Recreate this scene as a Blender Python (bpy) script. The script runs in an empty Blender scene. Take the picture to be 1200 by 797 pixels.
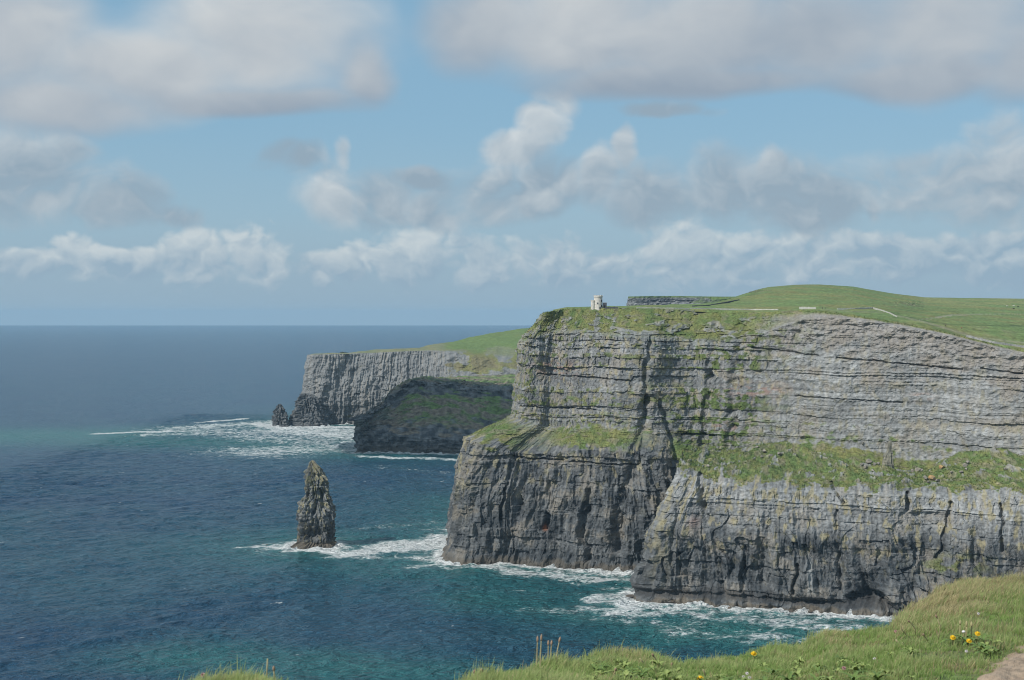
import bpy, math, random
import numpy as np
from mathutils import Vector

random.seed(11)
scene = bpy.context.scene
COL = scene.collection

# ------------------------------------------------------------------ camera
H = 179.0                 # eye height above the sea (m)
F = 1667.0                # focal length in pixels of a 1200 x 797 picture
YE = 369.5                # row of the eye level in that picture
PITCH = math.atan((398.5 - YE) / F)
cam_d = bpy.data.cameras.new('camera')
cam = bpy.data.objects.new('camera', cam_d)
COL.objects.link(cam)
scene.camera = cam
cam.location = (0, 0, H)
cam.rotation_euler = (math.pi / 2 - PITCH, 0, 0)
cam_d.sensor_width = 36.0
cam_d.lens = 36.0 * F / 1200.0
cam_d.clip_start = 0.5
cam_d.clip_end = 120000
cam_d.dof.use_dof = True
cam_d.dof.focus_distance = 900
cam_d.dof.aperture_fstop = 8.0

# ------------------------------------------------------------------ light
SUN_EL = math.radians(41)
SUN_AZ = math.radians(-127)          # from +Y, clockwise positive: left and behind the camera
SUN = Vector((math.sin(SUN_AZ) * math.cos(SUN_EL), math.cos(SUN_AZ) * math.cos(SUN_EL), math.sin(SUN_EL)))
sun_d = bpy.data.lights.new('sun', 'SUN')
sun_d.energy = 4.0
sun_d.angle = math.radians(0.5)
sun_d.color = (1.0, 0.965, 0.90)
sun = bpy.data.objects.new('sun', sun_d)
COL.objects.link(sun)
sun.rotation_euler = SUN.to_track_quat('Z', 'Y').to_euler()
sun.location = SUN * 2000
scene.view_settings.view_transform = 'Standard'
scene.view_settings.look = 'None'
scene.view_settings.exposure = 0.0
scene.view_settings.gamma = 1.0
scene.cycles.use_denoising = True
scene.cycles.sample_clamp_direct = 2.5
scene.cycles.filter_width = 1.05
scene.cycles.max_bounces = 5
scene.cycles.diffuse_bounces = 3
scene.cycles.volume_bounces = 0
scene.cycles.sample_clamp_indirect = 2.5


# ------------------------------------------------------------------ node helper
class Graph:
    def __init__(self, tree):
        self.t = tree
        self.n = tree.nodes
        self.l = tree.links

    def new(self, kind, **kw):
        nd = self.n.new(kind)
        for k, v in kw.items():
            setattr(nd, k, v)
        return nd

    def put(self, sock, v):
        if isinstance(v, bpy.types.NodeSocket):
            self.l.new(v, sock)
        elif v is not None:
            sock.default_value = v

    def m(self, op, a, b=None, c=None, clamp=False):
        nd = self.new('ShaderNodeMath', operation=op, use_clamp=clamp)
        self.put(nd.inputs[0], a)
        if b is not None:
            self.put(nd.inputs[1], b)
        if c is not None:
            self.put(nd.inputs[2], c)
        return nd.outputs[0]

    def step(self, x, lo, hi, a=0.0, b=1.0, kind='SMOOTHSTEP'):
        nd = self.new('ShaderNodeMapRange', interpolation_type=kind)
        nd.clamp = True
        self.put(nd.inputs[0], x)
        for i, v in zip((1, 2, 3, 4), (lo, hi, a, b)):
            self.put(nd.inputs[i], v)
        return nd.outputs[0]

    def noise(self, vec, scale, detail=4, rough=0.5, out=0, lac=2.0, dist=0.0):
        nd = self.new('ShaderNodeTexNoise')
        self.put(nd.inputs['Vector'], vec)
        nd.inputs['Scale'].default_value = scale
        nd.inputs['Detail'].default_value = detail
        nd.inputs['Roughness'].default_value = rough
        nd.inputs['Lacunarity'].default_value = lac
        nd.inputs['Distortion'].default_value = dist
        return nd.outputs[out]

    def mix(self, f, a, b, mode='MIX'):
        nd = self.new('ShaderNodeMix', data_type='RGBA', blend_type=mode)
        self.put(nd.inputs[0], f)
        for s, v in ((nd.inputs[6], a), (nd.inputs[7], b)):
            if isinstance(v, tuple) and len(v) == 3:
                v = v + (1.0,)
            self.put(s, v)
        return nd.outputs[2]

    def vmul(self, v, s):
        nd = self.new('ShaderNodeVectorMath', operation='MULTIPLY')
        self.put(nd.inputs[0], v)
        self.put(nd.inputs[1], s)
        return nd.outputs[0]

    def vadd(self, v, s):
        nd = self.new('ShaderNodeVectorMath', operation='ADD')
        self.put(nd.inputs[0], v)
        self.put(nd.inputs[1], s)
        return nd.outputs[0]


# ------------------------------------------------------------------ sky
def ray(px, py):
    """direction in the world through a point of the 1200 x 797 picture"""
    dz = -(py - 398.5)
    c, s = math.cos(PITCH), math.sin(PITCH)
    return (px - 600.0, F * c + dz * s, -F * s + dz * c)


def sky_uv(px, py):
    x, y, z = ray(px, py)
    return math.atan2(x, y), z / math.hypot(x, y)


world = bpy.data.worlds.new('World')
scene.world = world
world.use_nodes = True
world.cycles.sampling_method = 'MANUAL'
world.cycles.sample_map_resolution = 512
W = Graph(world.node_tree)
W.n.clear()
w_out = W.new('ShaderNodeOutputWorld')
w_bg = W.new('ShaderNodeBackground')
SKY_STRENGTH = 0.1
w_bg.inputs['Strength'].default_value = SKY_STRENGTH
W.l.new(w_bg.outputs[0], w_out.inputs[0])
nishita = W.new('ShaderNodeTexSky', sky_type='NISHITA')
nishita.sun_disc = False
nishita.sun_elevation = SUN_EL
nishita.sun_rotation = SUN_AZ
nishita.altitude = 150
nishita.air_density = 1.0
nishita.dust_density = 0.6
nishita.ozone_density = 1.5
tc = W.new('ShaderNodeTexCoord')
sep = W.new('ShaderNodeSeparateXYZ')
W.l.new(tc.outputs['Generated'], sep.inputs[0])
dx_, dy_, dz_ = sep.outputs
hyp = W.m('SQRT', W.m('ADD', W.m('MULTIPLY', dx_, dx_), W.m('MAXIMUM', W.m('MULTIPLY', dy_, dy_), 1e-6)))
az = W.m('ARCTAN2', dx_, dy_)
vv = W.m('DIVIDE', dz_, hyp)
comb = W.new('ShaderNodeCombineXYZ')
W.put(comb.inputs[0], W.m('DIVIDE', dx_, hyp))
W.put(comb.inputs[1], W.m('DIVIDE', dy_, hyp))
W.put(comb.inputs[2], vv)
cyl = comb.outputs[0]


def warp(scale, amount_a, amount_v, detail=5, rough=0.55):
    c = W.noise(cyl, scale, detail, rough, out=1)
    s = W.new('ShaderNodeSeparateColor')
    W.l.new(c, s.inputs[0])
    a = W.m('ADD', az, W.m('MULTIPLY', W.m('SUBTRACT', s.outputs[0], 0.5), amount_a))
    v = W.m('ADD', vv, W.m('MULTIPLY', W.m('SUBTRACT', s.outputs[1], 0.5), amount_v))
    return a, v


def blobs(a, v, items):
    """items: (px, py, rx, r_up, r_down, brightness, brightness gained towards the top)"""
    dens = None
    wsum = bsum = None
    for px, py, rx, ru, rd, b0, b1 in items:
        a0, v0 = sky_uv(px, py)
        dx = W.m('MULTIPLY', W.m('SUBTRACT', a, a0), F / rx)
        dv = W.m('SUBTRACT', v, v0)
        up = W.m('MULTIPLY', W.m('MAXIMUM', dv, 0.0), F / ru)
        dn = W.m('MULTIPLY', W.m('MINIMUM', dv, 0.0), F / rd)
        q = W.m('MULTIPLY_ADD', dx, dx, W.m('MULTIPLY_ADD', up, up, W.m('MULTIPLY', dn, dn)))
        mm = W.m('SUBTRACT', 1.0, q)
        wgt = W.m('POWER', W.m('MAXIMUM', W.m('ADD', mm, 0.4), 0.001), 2.0)
        br = W.m('MULTIPLY', wgt, W.m('ADD', b0, W.m('MULTIPLY', W.m('ADD', up, dn), b1)))
        dens = mm if dens is None else W.m('SMOOTH_MAX', dens, mm, 0.35)
        wsum = wgt if wsum is None else W.m('ADD', wsum, wgt)
        bsum = br if bsum is None else W.m('ADD', bsum, br)
    return dens, W.m('DIVIDE', bsum, wsum)


K = 1.0 / SKY_STRENGTH


def rgb(r, g, b):
    return (r * K, g * K, b * K, 1.0)


sky = W.mix(0.75, nishita.outputs[0], rgb(0.24, 0.445, 0.615))

# far grey-blue bank low over the sea, all the way round
bank_n = W.noise(W.vmul(cyl, (1, 1, 3.0)), 5.0, 5, 0.5)
bank = W.step(W.m('ADD', vv, W.m('MULTIPLY', W.m('SUBTRACT', bank_n, 0.5), 0.02)), 0.075, 0.012, 0.0, 0.85)
sky = W.mix(bank, sky, rgb(0.275, 0.40, 0.515))

veil_n = W.noise(W.vmul(cyl, (1, 1, 2.5)), 4.0, 4, 0.55)
veil = W.step(W.m('ADD', vv, W.m('MULTIPLY', W.m('SUBTRACT', veil_n, 0.5), 0.06)), 0.15, 0.05, 0.0, 0.42)
sky = W.mix(veil, sky, rgb(0.36, 0.475, 0.555))
SHADE, LIT = rgb(0.31, 0.375, 0.455), rgb(0.62, 0.65, 0.665)


PUFF_MID = 1.05


def layer(base, items, wscale, wa, wv, nscale, amp, lo, hi, relief, off=0.010, squash=1.4, top=1.0, shade=SHADE, lit=LIT, extra=None, rough=0.58, shadow=0.0, puff=0.0):
    a, v = warp(wscale, wa, wv, 3, 0.55)
    dens, bright = blobs(a, v, items)
    vec = W.vmul(cyl, (1, 1, squash))
    wob = W.noise(vec, nscale * 1.7, 2, 0.5, out=1)
    vec = W.vadd(vec, W.vmul(wob, (0.6 / nscale, 0.6 / nscale, 0.6 / nscale)))

    def body(p, det):
        n = W.noise(p, nscale, det, rough)
        if puff == 0:
            return n
        # billows: rounded puffs with sharp creases between them
        vo = W.new('ShaderNodeTexNoise', noise_type='RIDGED_MULTIFRACTAL')
        W.put(vo.inputs['Vector'], p)
        vo.inputs['Scale'].default_value = nscale * 1.6
        vo.inputs['Detail'].default_value = 3.0
        vo.inputs['Roughness'].default_value = 0.5
        vo.inputs['Offset'].default_value = 1.0
        vo.inputs['Gain'].default_value = 1.0
        return W.m('MULTIPLY_ADD', W.m('SUBTRACT', PUFF_MID, vo.outputs[0]), puff, n)
    n0 = body(vec, 6)
    n1 = body(W.vadd(vec, (-off * 0.8, 0.0, off * squash)), 4)
    dens = W.m('ADD', dens, W.m('MULTIPLY', W.m('SUBTRACT', n0, 0.5), amp))
    if extra is not None:
        dens = W.m('MAXIMUM', dens, W.m('ADD', extra, W.m('MULTIPLY', W.m('SUBTRACT', n0, 0.5), amp)))
    al = W.step(dens, lo, hi, 0.0, top)
    lt = W.m('ADD', bright, W.m('MULTIPLY', W.m('SUBTRACT', n0, n1), relief))
    # thick middles are greyer than thin sunlit rims
    lt = W.m('SUBTRACT', lt, W.m('MULTIPLY', W.step(dens, lo, hi + 0.6), shadow))
    lt = W.step(lt, 0.0, 1.0, 0.0, 1.0, 'LINEAR')
    return W.mix(al, base, W.mix(lt, shade, lit))


# row of low cumulus far out, ragged sunlit tops sinking into haze below
LOWSHADE = rgb(0.28, 0.40, 0.51)
sky = layer(sky, [
    (20, 302, 70, 18, 36, 0.5, 0.6), (75, 300, 34, 26, 30, 0.6, 0.5), (150, 302, 60, 16, 30, 0.5, 0.6), (235, 300, 60, 36, 40, 0.6, 0.5),
    (305, 302, 50, 44, 40, 0.62, 0.4), (375, 308, 40, 20, 30, 0.4, 0.6), (420, 302, 30, 24, 34, 0.55, 0.5), (480, 306, 60, 36, 44, 0.55, 0.5),
    (560, 306, 60, 44, 50, 0.4, 0.4), (615, 302, 50, 34, 44, 0.5, 0.4), (660, 306, 40, 40, 40, 0.3, 0.4), (720, 306, 50, 24, 34, 0.35, 0.4),
    (790, 302, 70, 54, 46, 0.48, 0.4), (880, 302, 80, 44, 44, 0.4, 0.4), (960, 300, 70, 40, 44, 0.45, 0.4), (1040, 300, 80, 32, 40, 0.28, 0.3),
    (1160, 300, 110, 32, 40, 0.25, 0.3), (-90, 302, 120, 26, 40, 0.42, 0.5), (1290, 300, 120, 34, 40, 0.3, 0.4),
], 14, 0.05, 0.02, 22, 2.3, 0.05, 0.8, 2.0, 0.006, 1.3, 0.78, rgb(0.30, 0.415, 0.52), rgb(0.63, 0.68, 0.695), rough=0.6, shadow=0.1, puff=0.16)
# mid clouds, soft grey with brighter left edges
sky = layer(sky, [
    (40, 222, 110, 74, 50, 0.28, 0.2), (130, 240, 90, 50, 34, 0.1, 0.2), (205, 250, 44, 22, 20, 0.05, 0.1), (75, 172, 40, 22, 26, 0.5, 0.2),
    (350, 190, 44, 24, 18, 0.0, 0.15), (386, 226, 40, 50, 44, 0.62, 0.15), (402, 184, 14, 24, 30, 0.75, 0.1), (440, 232, 56, 44, 36, 0.12, 0.1), (492, 206, 44, 16, 14, 0.0, 0.1),
    (600, 184, 36, 26, 26, 0.7, 0.1), (628, 146, 26, 30, 40, 0.62, 0.1), (560, 236, 84, 44, 34, 0.25, 0.25), (500, 246, 46, 30, 24, 0.38, 0.2), (628, 232, 56, 46, 30, 0.12, 0.1),
    (640, 240, 16, 14, 14, 0.95, 0.1),
    (690, 214, 34, 44, 44, 0.5, 0.2), (720, 176, 20, 30, 40, 0.45, 0.2), (772, 236, 100, 46, 32, 0.2, 0.25), (855, 224, 80, 60, 44, 0.14, 0.2), (912, 188, 24, 24, 30, 0.4, 0.1),
    (940, 230, 100, 56, 44, 0.16, 0.25), (1012, 246, 16, 22, 18, 0.62, 0.2), (1090, 232, 120, 56, 46, 0.32, 0.25), (1160, 170, 50, 40, 50, 0.5, 0.15), (1180, 220, 90, 60, 60, 0.32, 0.2), (1060, 206, 40, 26, 30, 0.5, 0.1),
    (775, 130, 76, 12, 12, 0.0, 0.1),
], 8, 0.09, 0.05, 12, 2.4, -0.15, 1.1, 1.9, 0.010, 1.25, 0.86, rgb(0.30, 0.385, 0.465), rgb(0.65, 0.685, 0.70), rough=0.62, shadow=0.15, puff=0.13)
# high soft layer with flat grey base, carried on outside the picture by plain noise
gen = W.noise(W.vmul(cyl, (1, 1, 1.7)), 2.6, 4, 0.5)
outside = W.m('MAXIMUM', W.step(W.m('ABSOLUTE', az), 0.42, 0.60), W.step(vv, 0.26, 0.34))
gen = W.m('MULTIPLY_ADD', W.m('SUBTRACT', gen, 0.47), 5.0, W.m('MULTIPLY_ADD', outside, 3.0, -3.0))
sky = layer(sky, [
    (20, 40, 110, 90, 96, 0.5, 0.15), (160, 76, 130, 44, 60, 0.66, 0.25), (320, 50, 160, 90, 78, 0.72, 0.35), (60, 112, 140, 30, 36, 0.3, 0.2),
    (290, 120, 170, 20, 18, 0.05, 0.1), (430, 100, 44, 60, 34, 0.2, 0.15),
    (560, 34, 80, 70, 60, 0.25, 0.15), (680, 36, 140, 90, 66, 0.62, 0.3), (830, 40, 150, 80, 62, 0.40, 0.25),
    (960, 30, 120, 70, 70, 0.25, 0.2), (1100, 20, 140, 80, 84, 0.5, 0.2), (1200, 60, 70, 90, 60, 0.25, 0.2), (1080, 80, 130, 30, 30, 0.1, 0.15),
    (800, 90, 220, 24, 22, 0.12, 0.2),
], 5, 0.07, 0.04, 8, 1.4, -0.3, 0.95, 1.2, 0.016, 1.6, 0.95, rgb(0.305, 0.37, 0.45), rgb(0.645, 0.665, 0.67), extra=gen, rough=0.5)
W.l.new(sky, w_bg.inputs['Color'])


# ------------------------------------------------------------------ projections
def P(px, py, D):
    x, y, z = ray(px, py)
    k = D / y
    return (x * k, D, H + z * k)


def PZ(px, D, z):
    """point on the column px, at depth D and height z"""
    y = F * math.cos(PITCH)
    x = (px - 600.0) * (D * math.cos(PITCH) - (z - H) * math.sin(PITCH)) / F
    return (x, D, z)


def sea_at(px, py):
    x, y, z = ray(px, py)
    k = -H / z
    return (x * k, y * k)


def to_px(p):
    """p (...,3) -> picture columns and rows (used to know which part of a cliff carries turf)"""
    x, y, z = p[..., 0], p[..., 1], p[..., 2] - H
    c, s = math.cos(PITCH), math.sin(PITCH)
    yc = y * c - z * s
    zc = y * s + z * c
    return 600 + F * x / yc, 398.5 - F * zc / yc


# ------------------------------------------------------------------ numpy noise
_rng = np.random.default_rng(7)
_perm = _rng.permutation(256)
_perm = np.concatenate([_perm, _perm])
_ang = _rng.random(256) * 2 * np.pi
_gx, _gy = np.cos(_ang), np.sin(_ang)


def pn(x, y, seed=0):
    xi = np.floor(x).astype(np.int64)
    yi = np.floor(y).astype(np.int64)
    xf, yf = x - xi, y - yi
    u = xf * xf * xf * (xf * (xf * 6 - 15) + 10)
    v = yf * yf * yf * (yf * (yf * 6 - 15) + 10)
    a0, a1 = (xi + seed * 37) & 255, (xi + 1 + seed * 37) & 255
    b0, b1 = (yi + seed * 91) & 255, (yi + 1 + seed * 91) & 255

    def g(a, b, dx, dy):
        h = _perm[_perm[a] + b]
        return _gx[h] * dx + _gy[h] * dy
    n0 = g(a0, b0, xf, yf)
    n1 = g(a1, b0, xf - 1, yf)
    n2 = g(a0, b1, xf, yf - 1)
    n3 = g(a1, b1, xf - 1, yf - 1)
    m0 = n0 + u * (n1 - n0)
    m1 = n2 + u * (n3 - n2)
    return (m0 + v * (m1 - m0)) * 1.5


def fbm(x, y, octv=4, seed=0, gain=0.5):
    r, a, f = 0, 1.0, 1.0
    for k in range(octv):
        r = r + a * pn(x * f, y * f, seed + k)
        a *= gain
        f *= 2.03
    return r


def ridge(x, y, octv=3, seed=0):
    r, a, f = 0, 1.0, 1.0
    for k in range(octv):
        r = r + a * (1 - 2 * np.abs(pn(x * f, y * f, seed + k)))
        a *= 0.5
        f *= 2.1
    return r


def hsh(i, j, seed=0):
    h = (i.astype(np.int64) * 374761393 + j.astype(np.int64) * 668265263 + seed * 1442695041) & 0xFFFFFFFF
    h = ((h ^ (h >> 13)) * 1274126177) & 0xFFFFFFFF
    h = h ^ (h >> 16)
    return (h & 0xFFFF) / 65535.0


def sst(x, a, b):
    t = np.clip((x - a) / (b - a), 0, 1)
    return t * t * (3 - 2 * t)


# ------------------------------------------------------------------ mesh helpers
def mesh_np(name, verts, faces, mat, attrs=None, smooth=True):
    """verts (n,3), faces (m,3 or 4) -> object; attrs {name: (n,) or (n,4)}"""
    verts = np.ascontiguousarray(verts, np.float32)
    faces = np.ascontiguousarray(faces, np.int32)
    me = bpy.data.meshes.new(name)
    k = faces.shape[1]
    me.vertices.add(len(verts))
    me.vertices.foreach_set('co', verts.ravel())
    me.loops.add(faces.size)
    me.loops.foreach_set('vertex_index', faces.ravel())
    me.polygons.add(len(faces))
    me.polygons.foreach_set('loop_start', np.arange(0, faces.size, k, dtype=np.int32))
    me.polygons.foreach_set('use_smooth', np.full(len(faces), smooth, bool))
    me.update(calc_edges=True)
    for an, v in (attrs or {}).items():
        v = np.ascontiguousarray(v, np.float32)
        if v.ndim == 1:
            at = me.attributes.new(an, 'FLOAT', 'POINT')
            at.data.foreach_set('value', v)
        else:
            at = me.attributes.new(an, 'FLOAT_COLOR', 'POINT')
            at.data.foreach_set('color', v.ravel())
    me.materials.append(mat)
    o = bpy.data.objects.new(name, me)
    COL.objects.link(o)
    return o


def grid_faces(nr, nc):
    i = np.arange(nr * nc).reshape(nr, nc)
    return np.stack([i[:-1, :-1], i[:-1, 1:], i[1:, 1:], i[1:, :-1]], -1).reshape(-1, 4)


def rgba(c):
    return np.concatenate([c, np.ones(c.shape[:-1] + (1,))], -1).reshape(-1, 4)


def tag(o, label, cat=None, group=None, kind=None):
    o['label'] = label
    if cat:
        o['category'] = cat
    if group:
        o['group'] = group
    if kind:
        o['kind'] = kind
    return o


def empty(name, loc, label, cat, group=None, rz=0.0):
    o = bpy.data.objects.new(name, None)
    o.empty_display_size = 0.1
    o.location = loc
    o.rotation_euler = (0, 0, rz)
    COL.objects.link(o)
    return tag(o, label, cat, group)


def child(o, parent):
    o.parent = parent
    return o


# ------------------------------------------------------------------ materials
def new_mat(name):
    m = bpy.data.materials.new(name)
    m.use_nodes = True
    g = Graph(m.node_tree)
    b = g.n['Principled BSDF']
    return m, g, b


def terrain_mat(name, fine, bump_d, rough=0.92, contrast=0.5):
    """colour of the thing itself comes per vertex (beds, turf, lichen); noise adds grain and relief"""
    m, g, b = new_mat(name)
    at = g.new('ShaderNodeAttribute', attribute_name='tint')
    geo = g.new('ShaderNodeNewGeometry')
    pos = geo.outputs['Position']
    n1 = g.noise(pos, fine, 5, 0.62)
    n2 = g.noise(g.vmul(pos, (1, 1, 0.25)), fine * 0.55, 4, 0.6)
    f = g.m('ADD', g.m('MULTIPLY', g.m('SUBTRACT', n1, 0.5), contrast * 2.2), g.m('MULTIPLY', g.m('SUBTRACT', n2, 0.5), contrast * 1.4))
    n3 = g.noise(pos, fine * 3.1, 3, 0.6)
    f = g.m('ADD', f, g.m('MULTIPLY', g.m('SUBTRACT', n3, 0.5), contrast * 1.3))
    f = g.m('ADD', 1.0, f)
    f = g.m('MAXIMUM', f, 0.3)
    c = g.new('ShaderNodeVectorMath', operation='SCALE')
    g.l.new(at.outputs['Color'], c.inputs[0])
    g.l.new(f, c.inputs['Scale'])
    g.l.new(c.outputs[0], b.inputs['Base Color'])
    b.inputs['Roughness'].default_value = rough
    b.inputs['Specular IOR Level'].default_value = 0.2
    bp = g.new('ShaderNodeBump')
    bp.inputs['Strength'].default_value = 1.0
    bp.inputs['Distance'].default_value = bump_d
    g.l.new(g.m('ADD', n1, g.m('MULTIPLY', n2, 0.6)), bp.inputs['Height'])
    g.l.new(bp.outputs[0], b.inputs['Normal'])
    return m


def plain_mat(name, c1, c2, scale, rough=0.85, bump=0.0, trans=0.0):
    m, g, b = new_mat(name)
    tcn = g.new('ShaderNodeTexCoord')
    n = g.noise(tcn.outputs['Object'], scale, 5, 0.6)
    g.l.new(g.mix(g.step(n, 0.3, 0.7), c1, c2), b.inputs['Base Color'])
    b.inputs['Roughness'].default_value = rough
    b.inputs['Specular IOR Level'].default_value = 0.25
    if bump:
        bp = g.new('ShaderNodeBump')
        bp.inputs['Distance'].default_value = bump
        g.l.new(n, bp.inputs['Height'])
        g.l.new(bp.outputs[0], b.inputs['Normal'])
    return m


M_ROCK = terrain_mat('cliff_rock', 0.45, 0.7)
M_FAR = terrain_mat('far_cliff_rock', 0.2, 1.2, contrast=0.4)
M_FIELD = terrain_mat('field_grass', 0.35, 0.25, contrast=0.45)

# colours of rock and turf (real base colours)
C_PALE = np.array([0.292, 0.298, 0.295])
C_GREY = np.array([0.165, 0.17, 0.17])
C_DARK = np.array([0.055, 0.062, 0.068])
C_BROWN = np.array([0.20, 0.17, 0.13])
C_LICHEN = np.array([0.29, 0.255, 0.15])
C_RED = np.array([0.28, 0.155, 0.11])
C_GREEN = np.array([0.098, 0.143, 0.048])
C_OLIVE = np.array([0.18, 0.18, 0.068])
C_LAWN = np.array([0.13, 0.185, 0.066])


def lerp(a, b, t):
    return a + (b - a) * t[..., None]


# ------------------------------------------------------------------ lofted cliffs
def catmull(c, u):
    n = len(c)
    i = np.clip(np.floor(u).astype(int), 0, n - 2)
    t = (u - i)[:, None]
    p0, p1, p2, p3 = c[np.maximum(i - 1, 0)], c[i], c[i + 1], c[np.minimum(i + 2, n - 1)]
    # limit overshoot: soften tangents
    m1, m2 = (p2 - p0) * 0.42, (p3 - p1) * 0.42
    t2, t3 = t * t, t * t * t
    return (2 * t3 - 3 * t2 + 1) * p1 + (t3 - 2 * t2 + t) * m1 + (-2 * t3 + 3 * t2) * p2 + (t3 - t2) * m2


def loft(levels, ds, dt, extra):
    """levels (M,K,3); returns base grid, arc length s, level parameter, extra values per level interpolated"""
    L = np.array(levels, float)
    M, Kc, _ = L.shape
    ref = L[:max(2, M // 2 + 1)].mean(0)
    uu = np.linspace(0, Kc - 1, 4000)
    pts = catmull(ref, uu)
    d = np.concatenate([[0], np.cumsum(np.linalg.norm(np.diff(pts[:, :2], axis=0), axis=1))])
    nS = int(d[-1] / ds) + 1
    u = np.interp(np.linspace(0, d[-1], nS), d, uu)
    rows = np.stack([catmull(L[k], u) for k in range(M)])          # M,nS,3
    seg = np.linalg.norm(np.diff(rows, axis=0), axis=2)
    seg = np.percentile(seg, 65, axis=1)
    tt = [np.array([0.0])]
    for k in range(M - 1):
        n = max(2, int(seg[k] / dt[k] if isinstance(dt, (list, tuple)) else seg[k] / dt))
        tt.append(k + np.linspace(0, 1, n + 1)[1:])
    t = np.concatenate(tt)
    k = np.clip(np.floor(t).astype(int), 0, M - 2)
    f = (t - k)[:, None, None]
    B = rows[k] * (1 - f) + rows[k + 1] * f                         # nT,nS,3
    s = np.linspace(0, d[-1], nS)
    ex = {n: np.interp(t, np.arange(M), v)[:, None] * np.ones((1, nS)) for n, v in extra.items()}
    tan = np.gradient(catmull(ref, u)[:, :2], axis=0)
    kern = np.ones(15) / 15
    tan = np.stack([np.convolve(np.pad(tan[:, q], 7, 'edge'), kern, 'valid') for q in (0, 1)], 1)
    tan /= np.linalg.norm(tan, axis=1)[:, None] + 1e-9
    nrm = np.stack([tan[:, 1], -tan[:, 0], np.zeros(nS)], 1)
    return B, np.ones((len(t), 1)) * s, t[:, None] * np.ones((1, nS)), ex, nrm


def beds_of(z0, z1, lo, hi, seed):
    r = np.random.default_rng(seed)
    e = [z0]
    while e[-1] < z1:
        e.append(e[-1] + lo + (hi - lo) * r.random() ** 2.6)
    e = np.array(e)
    return e


def strata(S, Z, seed, lo, hi, amp, block, dip=0.0, edges=None):
    """rock beds: hard ones stand proud, soft ones are cut back, each broken in blocks along the face"""
    e = beds_of(-40, 320, lo, hi, seed) if edges is None else edges
    zz = Z + dip * S + fbm(S / 60, Z / 90, 2, seed + 3) * 1.6 + pn(S / 9, Z / 9, seed + 5) * 0.25
    b = np.searchsorted(e, zz)
    r = np.random.default_rng(seed + 1)
    hard = r.normal(0, 1, len(e) + 2)
    hard[r.random(len(hard)) < 0.14] -= 2.0
    w = block * (0.5 + 1.6 * r.random(len(e) + 2))
    off = r.random(len(e) + 2) * 50
    q = S / w[b] + off[b] + pn(S / 7, Z / 5, seed + 8) * 0.35
    cell = np.floor(q)
    blk = hsh(b, cell, seed) - 0.5
    lat = pn(S / 26 + off[b] * 7.7, b * 3.3 + 0.5, seed + 9)
    crack = np.exp(-((q - cell) * w[b] / 0.35) ** 2)
    d = amp * (0.55 * hard[b] * (0.7 + 0.7 * lat) + 1.3 * blk) - crack * amp * 0.9 * (blk > -0.1)
    thick = np.concatenate([[lo], np.diff(e), [lo, lo]])
    tone = (0.55 * r.random(len(e) + 2) + 0.45 * (1 - np.clip(thick / hi, 0, 1)))[b]
    return d, tone, blk, hard[b]


def line_mask(px, py, pts, width):
    best = np.full(px.shape, 1e9)
    for (x0, y0), (x1, y1) in zip(pts[:-1], pts[1:]):
        vx, vy = x1 - x0, y1 - y0
        t = np.clip(((px - x0) * vx + (py - y0) * vy) / (vx * vx + vy * vy + 1e-9), 0, 1)
        best = np.minimum(best, np.hypot(px - x0 - t * vx, py - y0 - t * vy))
    return np.exp(-(best / width) ** 2)


def spot(px, py, cx, cy, rx, ry):
    return np.exp(-((px - cx) / rx) ** 2 - ((py - cy) / ry) ** 2)


def finish(name, V, colr, mat, label):
    nr, nc = V.shape[:2]
    o = mesh_np(name, V.reshape(-1, 3), grid_faces(nr, nc), mat, {'tint': rgba(np.clip(colr, 0.01, 0.9))}, smooth=False)
    return tag(o, label, kind='structure')


SHORE = []      # points of the waterline, for the surf


def shore(V, row=None):
    z = V[..., 2]
    r = np.argmin(np.abs(z), axis=0)
    SHORE.append(V[r, np.arange(V.shape[1]), :2][::3])


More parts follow.
